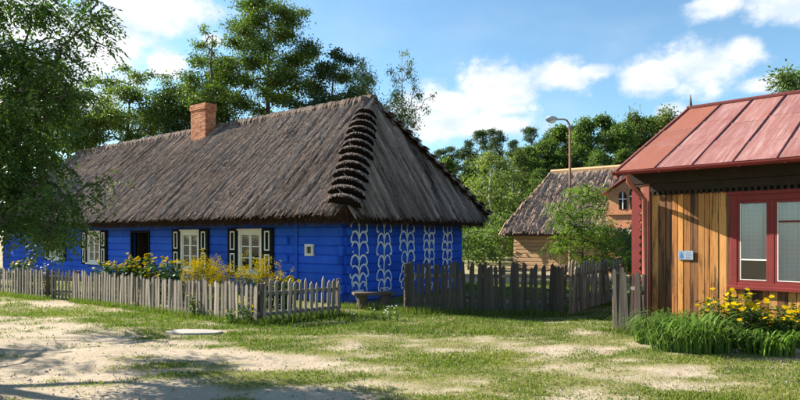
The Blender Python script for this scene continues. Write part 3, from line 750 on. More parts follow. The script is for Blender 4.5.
def chimney():
    x0, x1, y0, y1, zt = -9.98, -9.06, 2.22, 2.68, 6.72
    core = MB().box(x0 + .012, x1 - .012, y0 + .012, y1 - .012, 5.0, zt - .02).build('chimney', MAT['mortar'], roof)
    mb = MB(); At = []; r = random.Random(4); z = 5.0; k = 0
    def br(a, b, c, d, z0, z1):
        n0 = len(mb.v); mb.box(a, b, c, d, z0, z1); At.extend([r.random()] * (len(mb.v) - n0))
    while z < zt:
        z1 = z + .066; e = .035 if z > zt - .24 else 0.0
        e = .02 if z > zt - .09 else e
        for (ya, yb) in ((y0 - e, y0 - e + .1), (y1 + e - .1, y1 + e)):
            x = x0 - e - (.12 if k % 2 else 0)
            while x < x1 + e:
                a, b = max(x, x0 - e), min(x + .235, x1 + e)
                if b - a > .03: j = r.uniform(-.005, .005); br(a, b, ya + j, yb + j, z, z1)
                x += .246
        for (xa, xb) in ((x0 - e, x0 - e + .1), (x1 + e - .1, x1 + e)):
            y = y0 - e + .104 - (.0 if k % 2 else .1)
            while y < y1 + e - .104:
                a, b = max(y, y0 - e + .104), min(y + .235, y1 + e - .104)
                if b - a > .03: j = r.uniform(-.005, .005); br(xa + j, xb + j, a, b, z, z1)
                y += .246
        z += .076; k += 1
    me = mb.mesh('brickwork', MAT['onebrick']); a = me.attributes.new('v', 'FLOAT', 'POINT'); a.data.foreach_set('value', np.array(At, dtype=np.float32))
    o = link('brickwork', me, core); o['kind'] = 'stuff'
    MB().box(x0 + .1, x1 - .1, y0 + .11, y1 - .11, zt - .01, zt + .05).build('flue', MAT['mortar'], core)
chimney()

# log bench on two stumps by the end wall
be = empty('log_bench', at(373, 309), CRZ + R(52), 'dark plank bench on two thick stumps under the painted end wall', 'bench')
for sx in (-.27, .3):
    MB().tube([(sx, 0, -.02), (sx + .01, 0, .18), (sx, .0, .34)], [.14, .125, .13], 10).build('stump_leg', MAT['stump'], be, smooth=False)
bevel(MB().box(-.48, .5, -.17, .17, .34, .4).build('seat', MAT['stump'], be), .01)

# ------------------------------------------------------------------ picket fences
def picket_mesh(name, w, h, th, tip, mat, seed):
    r = random.Random(seed); j = lambda s: r.uniform(-s, s)
    p = [(-w / 2, 0), (w / 2, 0), (w / 2 + j(.004), h * .5), (w / 2 + j(.003), h - tip), (j(.008), h), (-w / 2 + j(.003), h - tip + j(.01)), (-w / 2 + j(.004), h * .5)]
    m = MB().prism([(x, z) for x, z in p], -th / 2, th / 2, 'y')
    m.v = [(x, y, z) for (x, y, z) in m.v]; return m.mesh(name, mat)
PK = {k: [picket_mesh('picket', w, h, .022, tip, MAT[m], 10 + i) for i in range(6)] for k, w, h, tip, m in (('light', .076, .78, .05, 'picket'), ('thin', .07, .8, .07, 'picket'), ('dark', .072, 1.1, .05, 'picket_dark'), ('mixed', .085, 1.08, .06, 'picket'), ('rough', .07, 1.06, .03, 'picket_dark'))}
def fence(P0, P1, n, kind, label, h, rails, wild=.012, hvar=.04, posts=2, railside=1, name='picket_fence', zoff=.02):
    P0 = Vector((*P0, 0)); P1 = Vector((*P1, 0)); d = P1 - P0; L_ = d.length
    e = empty(name, P0, math.atan2(d.y, d.x), label, 'fence' if name != 'garden_gate' else 'gate', 'picket fences around the yards')
    for i in range(n):
        x = (i + .5) / n * L_ + rnd.gauss(0, .008)
        o = link('picket', PK[kind][rnd.randrange(6)], e, (x, -.012 * railside + rnd.gauss(0, .003), zoff + rnd.gauss(0, .008)), (rnd.gauss(0, wild), rnd.gauss(0, wild * 1.8), rnd.gauss(0, .04)))
        o.scale = (rnd.uniform(.85, 1.15), 1, 1 + rnd.gauss(0, hvar))
    for z in rails:
        bevel(MB().box(-.03, L_ + .03, .002 * railside, .042 * railside, z - .035, z + .035).build('rail', MAT['rail'], e), .006)
    for k in range(posts):
        x = L_ * k / max(1, posts - 1) if posts > 1 else L_ / 2
        MB().tube([(x, .09 * railside, -.1), (x + rnd.gauss(0, .01), .09 * railside, h * .55), (x + rnd.gauss(0, .015), .09 * railside, h * 1.0)], [.05, .047, .043], 8).build('post', MAT['stump'], e)
    return e
FA, FB, FC = (-8.62, 15.35), (-2.75, 11.2), (-1.28, 12.45)
fence(FA, FB, 58, 'light', 'long sunlit picket fence in front of the yellow garden flowers', .8, (.22, .62), posts=5)
fence((FB[0] + .06, FB[1] + .04), FC, 14, 'thin', 'short picket fence turning back towards the blue cottage corner', .8, (.2, .6), posts=2)
fence((-12.4, 17.75), (-9.72, 15.85), 19, 'light', 'leftmost picket fence section beyond the garden gate', .8, (.22, .62), posts=3)
fence((-9.62, 15.98), (-8.72, 15.55), 7, 'thin', 'shaded dark picket gate between the two street fence sections', .75, (.22, .6), posts=2, name='garden_gate')
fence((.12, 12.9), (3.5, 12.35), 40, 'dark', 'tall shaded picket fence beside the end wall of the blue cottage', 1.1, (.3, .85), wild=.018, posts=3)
fence((3.62, 12.5), (6.05, 15.9), 34, 'mixed', 'picket fence along the shaded path behind the open gateway', 1.1, (.3, .85), wild=.04, posts=4)
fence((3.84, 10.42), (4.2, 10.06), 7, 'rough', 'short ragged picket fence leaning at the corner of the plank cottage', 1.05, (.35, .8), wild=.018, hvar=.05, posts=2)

# ------------------------------------------------------------------ plank cottage with red metal roof
PO = Vector((4.46, 10.62, 0)); PRZ = math.atan2(-.695, .719)
pc = empty('plank_cottage', PO, PRZ, 'plank cottage with a faded red sheet metal roof and red window', 'house')
PX1, PY1 = 6.0, 7.4
def pw(x, y, z=0): return PO + Vector((.719 * x + .695 * y, -.695 * x + .719 * y, z))
WX0, WX1, WZ0, WZ1 = 1.42, 2.62, .86, 2.42
bm_ = MB().box(.1, WX0 + .05, .04, .12, .05, 2.5).box(WX1 - .05, PX1, .04, .12, .05, 2.5).box(WX0 + .05, WX1 - .05, .04, .12, .05, WZ0 + .04).box(WX0 + .05, WX1 - .05, .04, .12, WZ1 - .04, 2.5)
pf = bm_.build('front_wall', MAT['dark'], pc)
x = .14; k = 0
seq = [2, 3, 3, 1, 0, 1, 3, 0, 1, 0, 2, 3, 0, 2]
while x < PX1:
    w = rnd.uniform(.085, .135); b = x + w - .006; mt = BOARDS[seq[k % len(seq)]] if x < 1.6 else BOARDS[rnd.choice([0, 1, 2, 0, 3])]
    if k < 14 or True:
        spans = [(.09, 2.46)]
        if b > WX0 and x < WX1: spans = [(.09, WZ0 + .02)]
        if x < WX0 < b: b = WX0; spans = [(.09, 2.46)]
        for z0, z1 in spans:
            yo = rnd.uniform(.006, .02)
            bevel(MB().box(x, b, yo, .036, z0 + rnd.uniform(0, .03), z1).build('board', mt, pf), .004)
    x = (b + .006) if b < x + w - .007 else x + w; k += 1
MB().box(.1, PX1, -.01, .12, 0, .085).build('plinth', MAT['stone'], pc)
bevel(MB().box(-.02, .12, -.03, .11, 0, 2.9).build('corner_post', MAT['pipe'], pc), .01)
MB().box(-.0, .1, .12, PY1, 0, 2.62).build('end_wall', MAT['dark'], pc)
MB().box(.1, PX1, PY1 - .1, PY1, 0, 2.62).build('back_wall', MAT['dark'], pc)
MB().box(PX1, PX1 + .1, .0, PY1, 0, 2.62).build('far_end_wall', MAT['dark'], pc)
MB().box(.13, PX1 - .01, .14, PY1 - .12, 2.64, 2.7).build('inner_ceiling', MAT['dark'], pc)
# dark beam and dentils under the eave
bevel(MB().box(.13, PX1, -.03, .12, 2.505, 2.66).build('wall_beam', MAT['dark'], pc), .01)
bevel(MB().box(-.25, PX1, -.06, .1, 2.662, 2.86).build('eave_beam', MAT['dark'], pc), .01)
for i in range(34):
    MB().box(.16 + i * .09, .2 + i * .09, -.05, -.032, 2.44, 2.52).build('dentil', MAT['dark'], pc)
# scalloped red corner board on the end-wall side of the post
prof = [(0, 0)]; H_ = 2.55
pts = []
n_sc = 17
for i in range(n_sc * 6 + 1):
    z = .12 + (H_ - .12) * i / (n_sc * 6); pts.append((-.02 - .05 + .045 * abs(math.sin(i / 6 * math.pi)), z))
m = MB(); xl = -.2
for (p, q) in zip(pts[:-1], pts[1:]):
    pass
poly_ = [(-.2, .1)] + [(p[0] + .0, p[1]) for p in pts] + [(-.2, H_)]
b0 = len(m.v)
for yy in (-.045, -.015):
    for p in poly_: m.v.append((p[0], yy, p[1]))
n_ = len(poly_)
# front and back as strips from the straight edge
for off, flip in ((0, False), (n_, True)):
    for i in range(1, n_ - 2):
        pass
m = MB()
for (p, q) in zip(pts[:-1], pts[1:]):
    m.hexa([(-.2, -.045, p[1]), (p[0], -.045, p[1]), (p[0], -.015, p[1]), (-.2, -.015, p[1]), (-.2, -.045, q[1]), (q[0], -.045, q[1]), (q[0], -.015, q[1]), (-.2, -.015, q[1])])
m.build('scalloped_board', MAT['red'], pc)
# roof
EYp, EZp, RYp, RZp, XL = -.5, 2.88, 3.36, 4.62, -.3
sl = (RZp - EZp) / (RYp - EYp)
def rp(x, y, up=0.0):
    z = EZp + sl * (y - EYp) if y <= RYp else RZp - sl * (y - RYp)
    return (x, y, z + up)
proof = MB().hexa([rp(XL + .03, EYp + .06, -.1), rp(PX1 + .3, EYp + .06, -.1), rp(PX1 + .3, RYp, -.1), rp(XL + .03, RYp, -.1), rp(XL + .03, EYp + .06, -.03), rp(PX1 + .3, EYp + .06, -.03), rp(PX1 + .3, RYp, -.03), rp(XL + .03, RYp, -.03)])
proof.hexa([rp(XL + .03, RYp, -.1), rp(PX1 + .3, RYp, -.1), rp(PX1 + .3, 7.2, -.1), rp(XL + .03, 7.2, -.1), rp(XL + .03, RYp, -.03), rp(PX1 + .3, RYp, -.03), rp(PX1 + .3, 7.2, -.03), rp(XL + .03, 7.2, -.03)])
pr = proof.build('roof', MAT['dark'], pc)
def sheet(x0, x1, ya, yb, lift, tone):
    nx_, ny_ = 5, 6; V = []; F = []
    for j in range(ny_ + 1):
        for i in range(nx_ + 1):
            x = x0 + (x1 - x0) * i / nx_; y = ya + (yb - ya) * j / ny_
            V.append(rp(x, y, lift + .006 * mnoise.noise(Vector((x * 3, y * 2, 4.4)))))
    for j in range(ny_):
        for i in range(nx_): q = j * (nx_ + 1) + i; F.append((q, q + 1, q + nx_ + 2, q + nx_ + 1))
    return link('roof_sheet', mesh_np('roof_sheet', V, F, MAT['roofred'], [tone] * len(V), True), pr)
xs = [XL, .38, .98, 1.58, 2.18, 2.78, 3.38, 3.98, 4.58, 5.18, 5.78, 6.3]
tones = [1.0, .15, .35, .05, .2, .3, .1, .4, .2, .1, .3]
for i in range(len(xs) - 1):
    ys = [EYp, EYp + 1.1 + rnd.uniform(-.25, .25), EYp + 2.5 + rnd.uniform(-.3, .3), RYp]
    for j in range(3):
        sheet(xs[i] + .004, xs[i + 1] - .004, ys[j] - (.03 if j else 0), ys[j + 1], .002 + .005 * (2 - j), tones[i] + rnd.uniform(-.15, .15))
        if j: MB().hexa([rp(xs[i] + .02, ys[j] - .035, .002), rp(xs[i + 1] - .02, ys[j] - .035, .002), rp(xs[i + 1] - .02, ys[j] - .024, .002), rp(xs[i] + .02, ys[j] - .024, .002), rp(xs[i] + .02, ys[j] - .035, .018), rp(xs[i + 1] - .02, ys[j] - .035, .018), rp(xs[i + 1] - .02, ys[j] - .024, .018), rp(xs[i] + .02, ys[j] - .024, .018)]).build('cross_seam', MAT['roofred'], pr)
for x in xs:
    x = min(max(x, XL + .012), 6.28); w = .008
    MB().hexa([rp(x - w, EYp - .01, 0), rp(x + w, EYp - .01, 0), rp(x + w, RYp, 0), rp(x - w, RYp, 0), rp(x - w, EYp - .01, .03), rp(x + w, EYp - .01, .03), rp(x + w, RYp, .03), rp(x - w, RYp, .03)]).build('standing_seam', MAT['seam'], pr)
link('back_sheet', mesh_np('back_sheet', [rp(XL, RYp, .01), rp(6.3, RYp, .01), rp(6.3, 7.3, .01), rp(XL, 7.3, .01)], [(0, 1, 2, 3)], MAT['roofred'], [.3] * 4), pr)
MB().tube([(XL - .02, RYp, RZp + .02), (6.3, RYp, RZp + .02)], [.05, .05], 8).build('ridge_roll', MAT['seam'], pr)
MB().hexa([rp(XL - .025, EYp, -.13), rp(XL + .028, EYp, -.13), rp(XL + .028, RYp, -.13), rp(XL - .025, RYp, -.13), rp(XL - .025, EYp, .03), rp(XL - .004, EYp, .03), rp(XL - .004, RYp, .03), rp(XL - .025, RYp, .03)]).build('verge_board', MAT['pipe'], pr)
fi = MB().tube([(XL + .05, RYp, RZp), (XL + .05, RYp, RZp + .12), (XL + .05, RYp, RZp + .33)], [.05, .035, .006], 6)
fi.build('finial', MAT['iron'], pr)
# gutter, downpipe
gpts = []
g = MB(); ng = 9; rg = .065
for xx in (XL - .03, 6.3):
    for k in range(ng):
        a = math.pi + math.pi * k / (ng - 1); g.v.append((xx, EYp - .05 + rg * math.cos(a), EZp - .01 + rg * math.sin(a)))
    for k in range(ng):
        a = 2 * math.pi - math.pi * k / (ng - 1); g.v.append((xx, EYp - .05 + (rg - .006) * math.cos(a), EZp - .01 + (rg - .006) * math.sin(a)))
n2_ = 2 * ng
for k in range(n2_): g.f.append((k, (k + 1) % n2_, n2_ + (k + 1) % n2_, n2_ + k))
g.f.append(tuple(range(n2_))); g.f.append(tuple(range(n2_, 2 * n2_))[::-1])
gu = g.build('gutter', MAT['red'], pc)
for k in range(11):
    xx = XL + .2 + k * .6; MB().box(xx - .012, xx + .012, EYp - .12, EYp + .02, EZp - .078, EZp - .07).build('gutter_bracket', MAT['seam'], gu)
MB().tube([(-.05, EYp - .05, EZp - .06), (-.05, EYp - .05, EZp - .2), (.0, -.2, EZp - .4), (.05, -.085, EZp - .5), (.05, -.085, .15), (.05, -.14, .06)], [.042] * 6, 10).build('downpipe', MAT['pipe'], pc, smooth=True)
# window
w = MB(); y0 = -.02
w.box(WX0, WX0 + .11, y0, .06, WZ0, WZ1).box(WX1 - .11, WX1, y0, .06, WZ0, WZ1).box(WX0 + .11, WX1 - .11, y0, .06, WZ1 - .13, WZ1).box(WX0 + .11, WX1 - .11, y0, .06, WZ0, WZ0 + .1)
pwn = bevel(w.build('window', MAT['red'], pc), .008)
bevel(MB().box(WX0 - .03, WX1 + .03, -.075, y0 - .002, WZ0 - .02, WZ0 + .04).build('sill', MAT['red'], pwn))
bevel(MB().box(WX0 - .04, WX1 + .04, -.055, y0 - .002, WZ1 - .03, WZ1 + .03).build('head_trim', MAT['red'], pwn))
mx = (WX0 + WX1) / 2
bevel(MB().box(mx - .035, mx + .035, -.016, .05, WZ0 + .1, WZ1 - .13).build('mullion', MAT['red'], pwn))
for (a, b, bar) in ((WX0 + .11, mx - .035, .28), (mx + .035, WX1 - .11, .74)):
    za, zb = WZ0 + .1, WZ1 - .13; s = .04; c = MB()
    c.box(a, a + s, -.012, .03, za, zb).box(b - s, b, -.012, .03, za, zb).box(a + s, b - s, -.012, .03, za, za + s).box(a + s, b - s, -.012, .03, zb - s, zb)
    bevel(c.build('casement', MAT['red'], pwn), .004)
    zz = za + (zb - za) * bar
    MB().box(a + s, b - s, -.01, .012, zz - .013, zz + .013).build('glazing_bar', MAT['white'] if bar < .5 else MAT['red'], pwn)
    MB().box(a + s, a + s + .012, -.0135, -.005, za + s, zb - s).box(a + s + .012, b - s, -.0135, -.005, za + s, za + s + .012).build('putty_line', MAT['white'], pwn)
    MB().box(a + s - .003, b - s + .003, -.003, .002, za + s + .008, zz - .016).build('pane', MAT['glass'], pwn)
    MB().box(a + s - .003, b - s + .003, -.003, .002, zz + .016, zb - s + .003).build('pane', MAT['glass'], pwn)
def lace_mat():
    t = NT('lace_curtain_net'); v = t.coords('Object')
    wv = t.n('ShaderNodeTexWave'); wv.wave_type = 'BANDS'; wv.bands_direction = 'Z'; wv.inputs['Scale'].default_value = 4.5; wv.inputs['Distortion'].default_value = 3.0; wv.inputs['Detail'].default_value = 2; t.L(v, wv.inputs['Vector'])
    k = t.rng(wv.outputs['Fac'], .6, .95)
    p = t.principled((.86, .9, .93), .9); tl = t.n('ShaderNodeBsdfTranslucent'); tl.inputs[0].default_value = (.6, .64, .68, 1)
    m1 = t.n('ShaderNodeMixShader'); m1.inputs[0].default_value = .4; t.L(p, m1.inputs[1]); t.L(tl.outputs[0], m1.inputs[2])
    tr = t.n('ShaderNodeBsdfTransparent'); m2 = t.n('ShaderNodeMixShader'); t.L(t.rng(k, 0, 1, .04, .09), m2.inputs[0]); t.L(m1.outputs[0], m2.inputs[1]); t.L(tr.outputs[0], m2.inputs[2])
    return t.done(m2.outputs[0])
LM = lace_mat()
a, b = pw(WX0 + .155, .037), pw(mx - .08, .037)
curtain('lace_curtain', a, b, WZ0 + .5, WZ1 - .18, LM, 'white lace curtain in the left sash of the red framed window', 3, .02, nseg=90)
a, b = pw(mx + .08, .04), pw(WX1 - .155, .04)
curtain('lace_curtain', a, b, WZ0 + .15, WZ1 - .18, LM, 'long white lace curtain gathered in the right sash of the red framed window', 3, .024, nseg=90)
# enamel plaque
PXc, PZc = .73, 1.38
pq = bevel(MB().box(PXc - .125, PXc + .125, -.006, .005, PZc - .08, PZc + .08).build('plaque', MAT['plaqueblue'], pc), .004)
MB().box(PXc - .02, PXc + .115, -.008, -.0065, PZc - .07, PZc + .07).build('plaque_panel', MAT['plaquepale'], pq)
for zz in (.045, .02, -.005, -.03, -.05):
    MB().box(PXc - .005, PXc + .1 - abs(zz) * .5, -.0095, -.0085, PZc + zz - .004, PZc + zz + .004).build('text_line', MAT['plaqueink'], pq)
MB().prism([(PXc - .1, PZc - .045), (PXc - .04, PZc - .045), (PXc - .055, PZc + .01), (PXc - .07, PZc + .05), (PXc - .09, PZc + .02)], -.0085, -.0065, 'y').build('emblem', MAT['plaqueink'], pq)
bevel(MB().box(.2, 1.55, -.2, -.1, .2, .24).build('bench_board', MAT['picket'], pc), .004)
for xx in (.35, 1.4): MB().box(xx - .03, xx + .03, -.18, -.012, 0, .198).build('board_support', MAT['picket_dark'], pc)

# ------------------------------------------------------------------ brick and log house behind
HO = at(516, 264, 30.0); HO.z = 0
bh = empty('brick_house', HO, R(-38), 'far thatched house with log side and arched red brick gable', 'house')
lw = MB().box(0, 4.9, .1, .2, 0, 2.2).build('log_wall', MAT['log'], bh)
z = .05
for k in range(11):
    MB().prism([(.1, z), (.02, z), (0, z + .03), (0, z + .16), (.02, z + .19), (.1, z + .19)], -.02, 4.88).build('log', MAT['log'], lw); z += .195
for k in range(11): MB().box(-.14, -.02, .0, .16, .06 + k * .195, .22 + k * .195).build('log_end', MAT['log'], bh)
MB().box(0, .12, .2, 5.2, 0, 2.2).build('side_wall', MAT['log'], bh)
MB().box(0, 10, 5.2, 5.3, 0, 2.2).build('back_wall', MAT['log'], bh)
h0, h1, h2, h3 = Vector((-.5, -.55, 2.05)), Vector((11, -.55, 2.05)), Vector((11, 2.6, 5.2)), Vector((.9, 2.6, 5.2))
h4, h5 = Vector((-.5, 5.8, 2.05)), Vector((11, 5.8, 2.05))
rr = MB().poly([h0, h1, h2, h3]).poly([h4, h0, h3]).poly([h5, h4, h3, h2]).poly([h0 + Vector((.15, .15, -.3)), h1 + Vector((0, .15, -.3)), h1, h0]).poly([h4 + Vector((.15, 0, -.3)), h0 + Vector((.15, .15, -.3)), h0, h4]).poly([h0 + Vector((.15, .15, -.3)), h1 + Vector((0, .15, -.3)), h1 + Vector((0, 3, .2)), h0 + Vector((.6, 3, .2))])
bro = rr.build('roof', MAT['thatchbase'], bh)
thatch([(h0, h1, h2, h3), (h4, h0, h3, h3)], 260, MAT['thatch2'], 'thatch', bro, ln=(.4, .9), wd=(.03, .07), lift=(.02, .08), bright=.1, seed=8)
MB().tube([h3 + Vector((-.1, 0, .02)), h2 + Vector((0, 0, .02))], [.14, .14], 7).build('ridge_roll', MAT['log'], bro)
# brick gable projecting towards the street
gx0, gx1, gyf, gz, gp = 4.9, 10.6, -.5, 3.75, 5.6
gm = (gx0 + gx1) / 2
wins = [(5.55, .17, 2.95, 3.75), (6.1, .24, 2.95, 3.95), (7.3, .24, 2.95, 3.95), (9.0, .24, 2.95, 3.95)]
door_ = (5.2, 6.5, 0.0, 1.35)
gb = MB().prism([(gx0, 0), (gx1, 0), (gx1, gz), (gm, gp), (gx0, gz)], gyf, gyf + .3, 'y').box(gx0, gx0 + .3, gyf + .3, 3.0, 0, gz).box(gx1 - .3, gx1, gyf + .3, 3.0, 0, gz).build('brick_gable', MAT['brick'], bh)
def arch_window(cx, hw, z0, z1, nm):
    n = 10; pts = [(cx - hw, z0), (cx + hw, z0)]
    for k in range(n + 1):
        a = math.pi * k / n; pts.append((cx + hw * math.cos(a), z1 - hw + hw * math.sin(a)))
    o = MB().prism(pts, gyf - .02, gyf - .004, 'y').build(nm, MAT['dark'], bh)
    MB().prism([(cx + (p - cx) * .92, z0 + (q - z0) * .97 + .01) for p, q in pts], gyf - .028, gyf - .024, 'y').build('pane', MAT['glass'], o)
    f = MB().box(cx - .025, cx + .025, gyf - .045, gyf - .029, z0, z1 - .02).box(cx - hw, cx - .026, gyf - .045, gyf - .029, z0 + (z1 - z0) * .55, z0 + (z1 - z0) * .6).box(cx + .026, cx + hw, gyf - .045, gyf - .029, z0 + (z1 - z0) * .55, z0 + (z1 - z0) * .6)
    f.build('glazing_bar', MAT['white'], o)
    ar = MB()
    for k in range(9):
        a0, a1 = math.pi * k / 9 + .03, math.pi * (k + 1) / 9 - .03; zc = z1 - hw
        q = [(cx + r_ * math.cos(a), zc + r_ * math.sin(a)) for r_, a in ((hw, a0), (hw + .13, a0), (hw + .13, a1), (hw, a1))]
        ar.prism(q, gyf - .06, gyf + .01, 'y')
    ar.build('brick_arch', MAT['brick'], o)
for cx, hw, z0, z1 in wins: arch_window(cx, hw, z0, z1, 'arched_window')
arch_window(6.2, .6, .05, 1.8, 'arched_doorway'); arch_window(8.2, .5, .6, 1.8, 'arched_window')
for zz in (1.82, 2.45): MB().box(gx0 - .05, gx1 + .05, gyf - .09, gyf + .02, zz + .26, zz + .38).build('brick_cornice', MAT['brick'], bh)
gr = MB()
for sg, xe in ((-1, gx0 - .3), (1, gx1 + .3)):
    e0 = Vector((xe, gyf - .22, gz - .3 * (gp - gz) / (gm - gx0) + .06)); r0 = Vector((gm, gyf - .22, gp + .08)); u = Vector((0, 0, .07)); yb = Vector((0, 3.2, 0))
    gr.hexa([e0, r0, r0 + yb, e0 + yb, e0 + u, r0 + u, r0 + yb + u, e0 + yb + u])
gr.build('gable_roof', MAT['pipe'], bh)

# ------------------------------------------------------------------ street lamp
LO = at(570, 300, 26.0); LO.z = 0
la = empty('street_lamp', LO, 0, 'tall thin rusty street lamp with a grey head above the small green tree', 'lamp')
MB().tube([(0, 0, 0), (0, 0, 3), (.0, 0, 6.4), (-.03, 0, 6.75), (-.14, 0, 6.93), (-.3, 0, 6.98), (-.62, 0, 6.97)], [.075, .062, .05, .042, .038, .036, .034], 8).build('pole', MAT['rust'], la, smooth=True)
hd = MB().tube([(-.55, 0, 6.98), (-.66, 0, 7.0), (-.82, 0, 6.99), (-1.0, 0, 6.97), (-1.08, 0, 6.95)], [.05, .1, .15, .14, .04], 10).build('lamp_head', MAT['lampmetal'], la, smooth=True)
MB().tube([(-.68, 0, 6.93), (-.82, 0, 6.89), (-1.0, 0, 6.9)], [.08, .115, .06], 10).build('lamp_glass', MAT['lampglass'], hd, smooth=True)

# ------------------------------------------------------------------ trees
def leaf_quads(P, D, size, asp, Nrm):
    """diamond leaves: base P, direction D (unit), length size, normal hint"""
    S = np.cross(D, Nrm); l = np.linalg.norm(S, axis=1); l[l < 1e-6] = 1; S /= l[:, None]; U = np.cross(S, D)
    h = (size * asp / 2)[:, None]; L_ = size[:, None]
    return np.stack([P, P + D * L_ * .45 + S * h + U * L_ * .06, P + D * L_ - U * L_ * .05, P + D * L_ * .45 - S * h + U * L_ * .06], 1)

def unit(a): return a / np.maximum(np.linalg.norm(a, axis=1), 1e-6)[:, None]

def foliage(clumps, per, size, asp, droop, seed, mode='leaf', tone=.0, flat=.55, frond=.3, pairs=4):
    """clumps (centre, radius) -> leaf mesh arrays; tone varies per leaf and per clump"""
    r = np.random.RandomState(seed); Vs = []; At = []
    for ci, (c, rad) in enumerate(clumps):
        n = max(4, int(per * (rad ** 2))) if mode != 'frond' else max(3, int(per * rad ** 2))
        d = unit(r.normal(size=(n, 3))); rr_ = rad * np.abs(r.normal(.62, .36, n))
        P = np.array(c)[None] + d * rr_[:, None] * np.array([1, 1, flat])[None]
        ct = r.normal(0, .16)
        if mode == 'frond':
            out = unit(d * np.array([1, 1, .3]) + r.normal(0, .35, (n, 3)) + np.array([0, 0, -droop]))
            nrm = unit(np.array([0, 0, 1.0])[None] + r.normal(0, .35, (n, 3)))
            sd_ = unit(np.cross(out, nrm)); fl = frond * r.uniform(.7, 1.25, n)
            for k in range(pairs * 2 + 1):
                j = k // 2; t_ = (j + .6) / (pairs + .4) if k < pairs * 2 else 1.0
                base = P + out * (fl * t_)[:, None] + np.array([0, 0, -1.0])[None] * (fl * .25 * t_ * t_)[:, None]
                dr = out * .75 if k == pairs * 2 else out * .45 + sd_ * (1 if k % 2 else -1)
                dr = unit(dr + np.array([0, 0, -.25])[None] + r.normal(0, .12, (n, 3)))
                q = leaf_quads(base, dr, size * r.uniform(.75, 1.2, n), asp, unit(nrm + r.normal(0, .25, (n, 3))))
                Vs.append(q.reshape(-1, 3)); At.append(np.repeat((.5 + tone + ct + r.normal(0, .18, n)).clip(0, 1), 4))
        else:
            D = unit(d * .6 + r.normal(0, .6, (n, 3)) + np.array([0, 0, -droop])[None]); nrm = unit(np.array([0, 0, .8])[None] + r.normal(0, .7, (n, 3)))
            q = leaf_quads(P, D, size * r.uniform(.6, 1.3, n), asp, nrm)
            Vs.append(q.reshape(-1, 3)); At.append(np.repeat((.5 + tone + ct + r.normal(0, .2, n)).clip(0, 1), 4))
    V = np.concatenate(Vs); return V, np.arange(len(V)).reshape(-1, 4), np.concatenate(At)

def skeleton(H, tr, clumps, seed, lean=(0, 0), limb=.02, attach=.72, z_first=.22, twig=.012, wig=.06, trunk_top=.9):
    """tapered trunk with limbs that run out to the leaf clumps"""
    r = random.Random(seed); mb = MB(); n = 9; ax = []
    for i in range(n):
        t_ = i / (n - 1); ax.append(Vector((lean[0] * t_ ** 1.3 + r.gauss(0, tr * .35) * (i > 0), lean[1] * t_ ** 1.3 + r.gauss(0, tr * .35) * (i > 0), H * trunk_top * t_)))
    ax[0].z = -.15
    rad = [tr * (1.25 if i == 0 else 1.0) * (1 - .88 * i / (n - 1)) for i in range(n)]
    mb.tube(ax, rad, 8)
    def on(z):
        f = max(0, min(n - 1.001, z / (H * trunk_top) * (n - 1))); i = int(f); return ax[i].lerp(ax[i + 1], f - i), rad[i] * (1 - (f - i)) + rad[i + 1] * (f - i)
    # each clump grows from the nearest wood already there, so limbs fork instead of radiating
    pos = [ax[k] for k in range(n)]; par = [k - 1 for k in range(n)]; plen = [0.0] * n; cntd = [0] * n; first = n
    pts_ = [a for k, a in enumerate(ax) if a.z >= H * z_first * .9]
    order = sorted(range(len(clumps)), key=lambda q: math.hypot(clumps[q][0][0] - lean[0] * .5, clumps[q][0][1]) + abs(clumps[q][0][2] - H * .4) * .3)
    for q in order:
        c = Vector(clumps[q][0]); best, bi = 1e9, 0
        for k, p in enumerate(pos):
            if k < n and p.z < H * z_first * .9: continue
            dv = c - p; cost = dv.length + .22 * plen[k] + max(0, -dv.z - .1) * (1.2 if k < n else .5) + (max(0, dv.z - dv.length * .85) * .2)
            if cost < best: best, bi = cost, k
        p = pos[bi]; L2 = (c - p).length; mid = p.lerp(c, .5) + Vector((r.gauss(0, wig), r.gauss(0, wig), .06 + abs(r.gauss(0, .05)))) * L2
        pos.append(mid); par.append(bi); plen.append(plen[bi] + L2 * .5); cntd.append(0)
        pos.append(c); par.append(len(pos) - 2); plen.append(plen[bi] + L2); cntd.append(1)
    for k in range(len(pos) - 1, n - 1, -1): cntd[par[k]] += cntd[k]
    rw = lambda k: min(limb * .9 * math.sqrt(cntd[k] + .3) + twig * .35, tr * .7)
    for k in range(n, len(pos)):
        a_, b_ = pos[par[k]], pos[k]; ra = rw(k); rb_ = rw(k) * .8
        mb.tube([a_, a_.lerp(b_, .5) + Vector((r.gauss(0, .02), r.gauss(0, .02), r.gauss(0, .02))), b_], [ra, (ra + rb_) / 2, rb_], 5, False)
    for c, cr in clumps:
        c = Vector(c)
        for k in range(3):
            e = c + Vector((r.gauss(0, .5), r.gauss(0, .5), r.gauss(0, .35))) * cr; mb.tube([c, c.lerp(e, .5), e], [twig * .6, twig * .45, twig * .25], 4, False)
    return mb

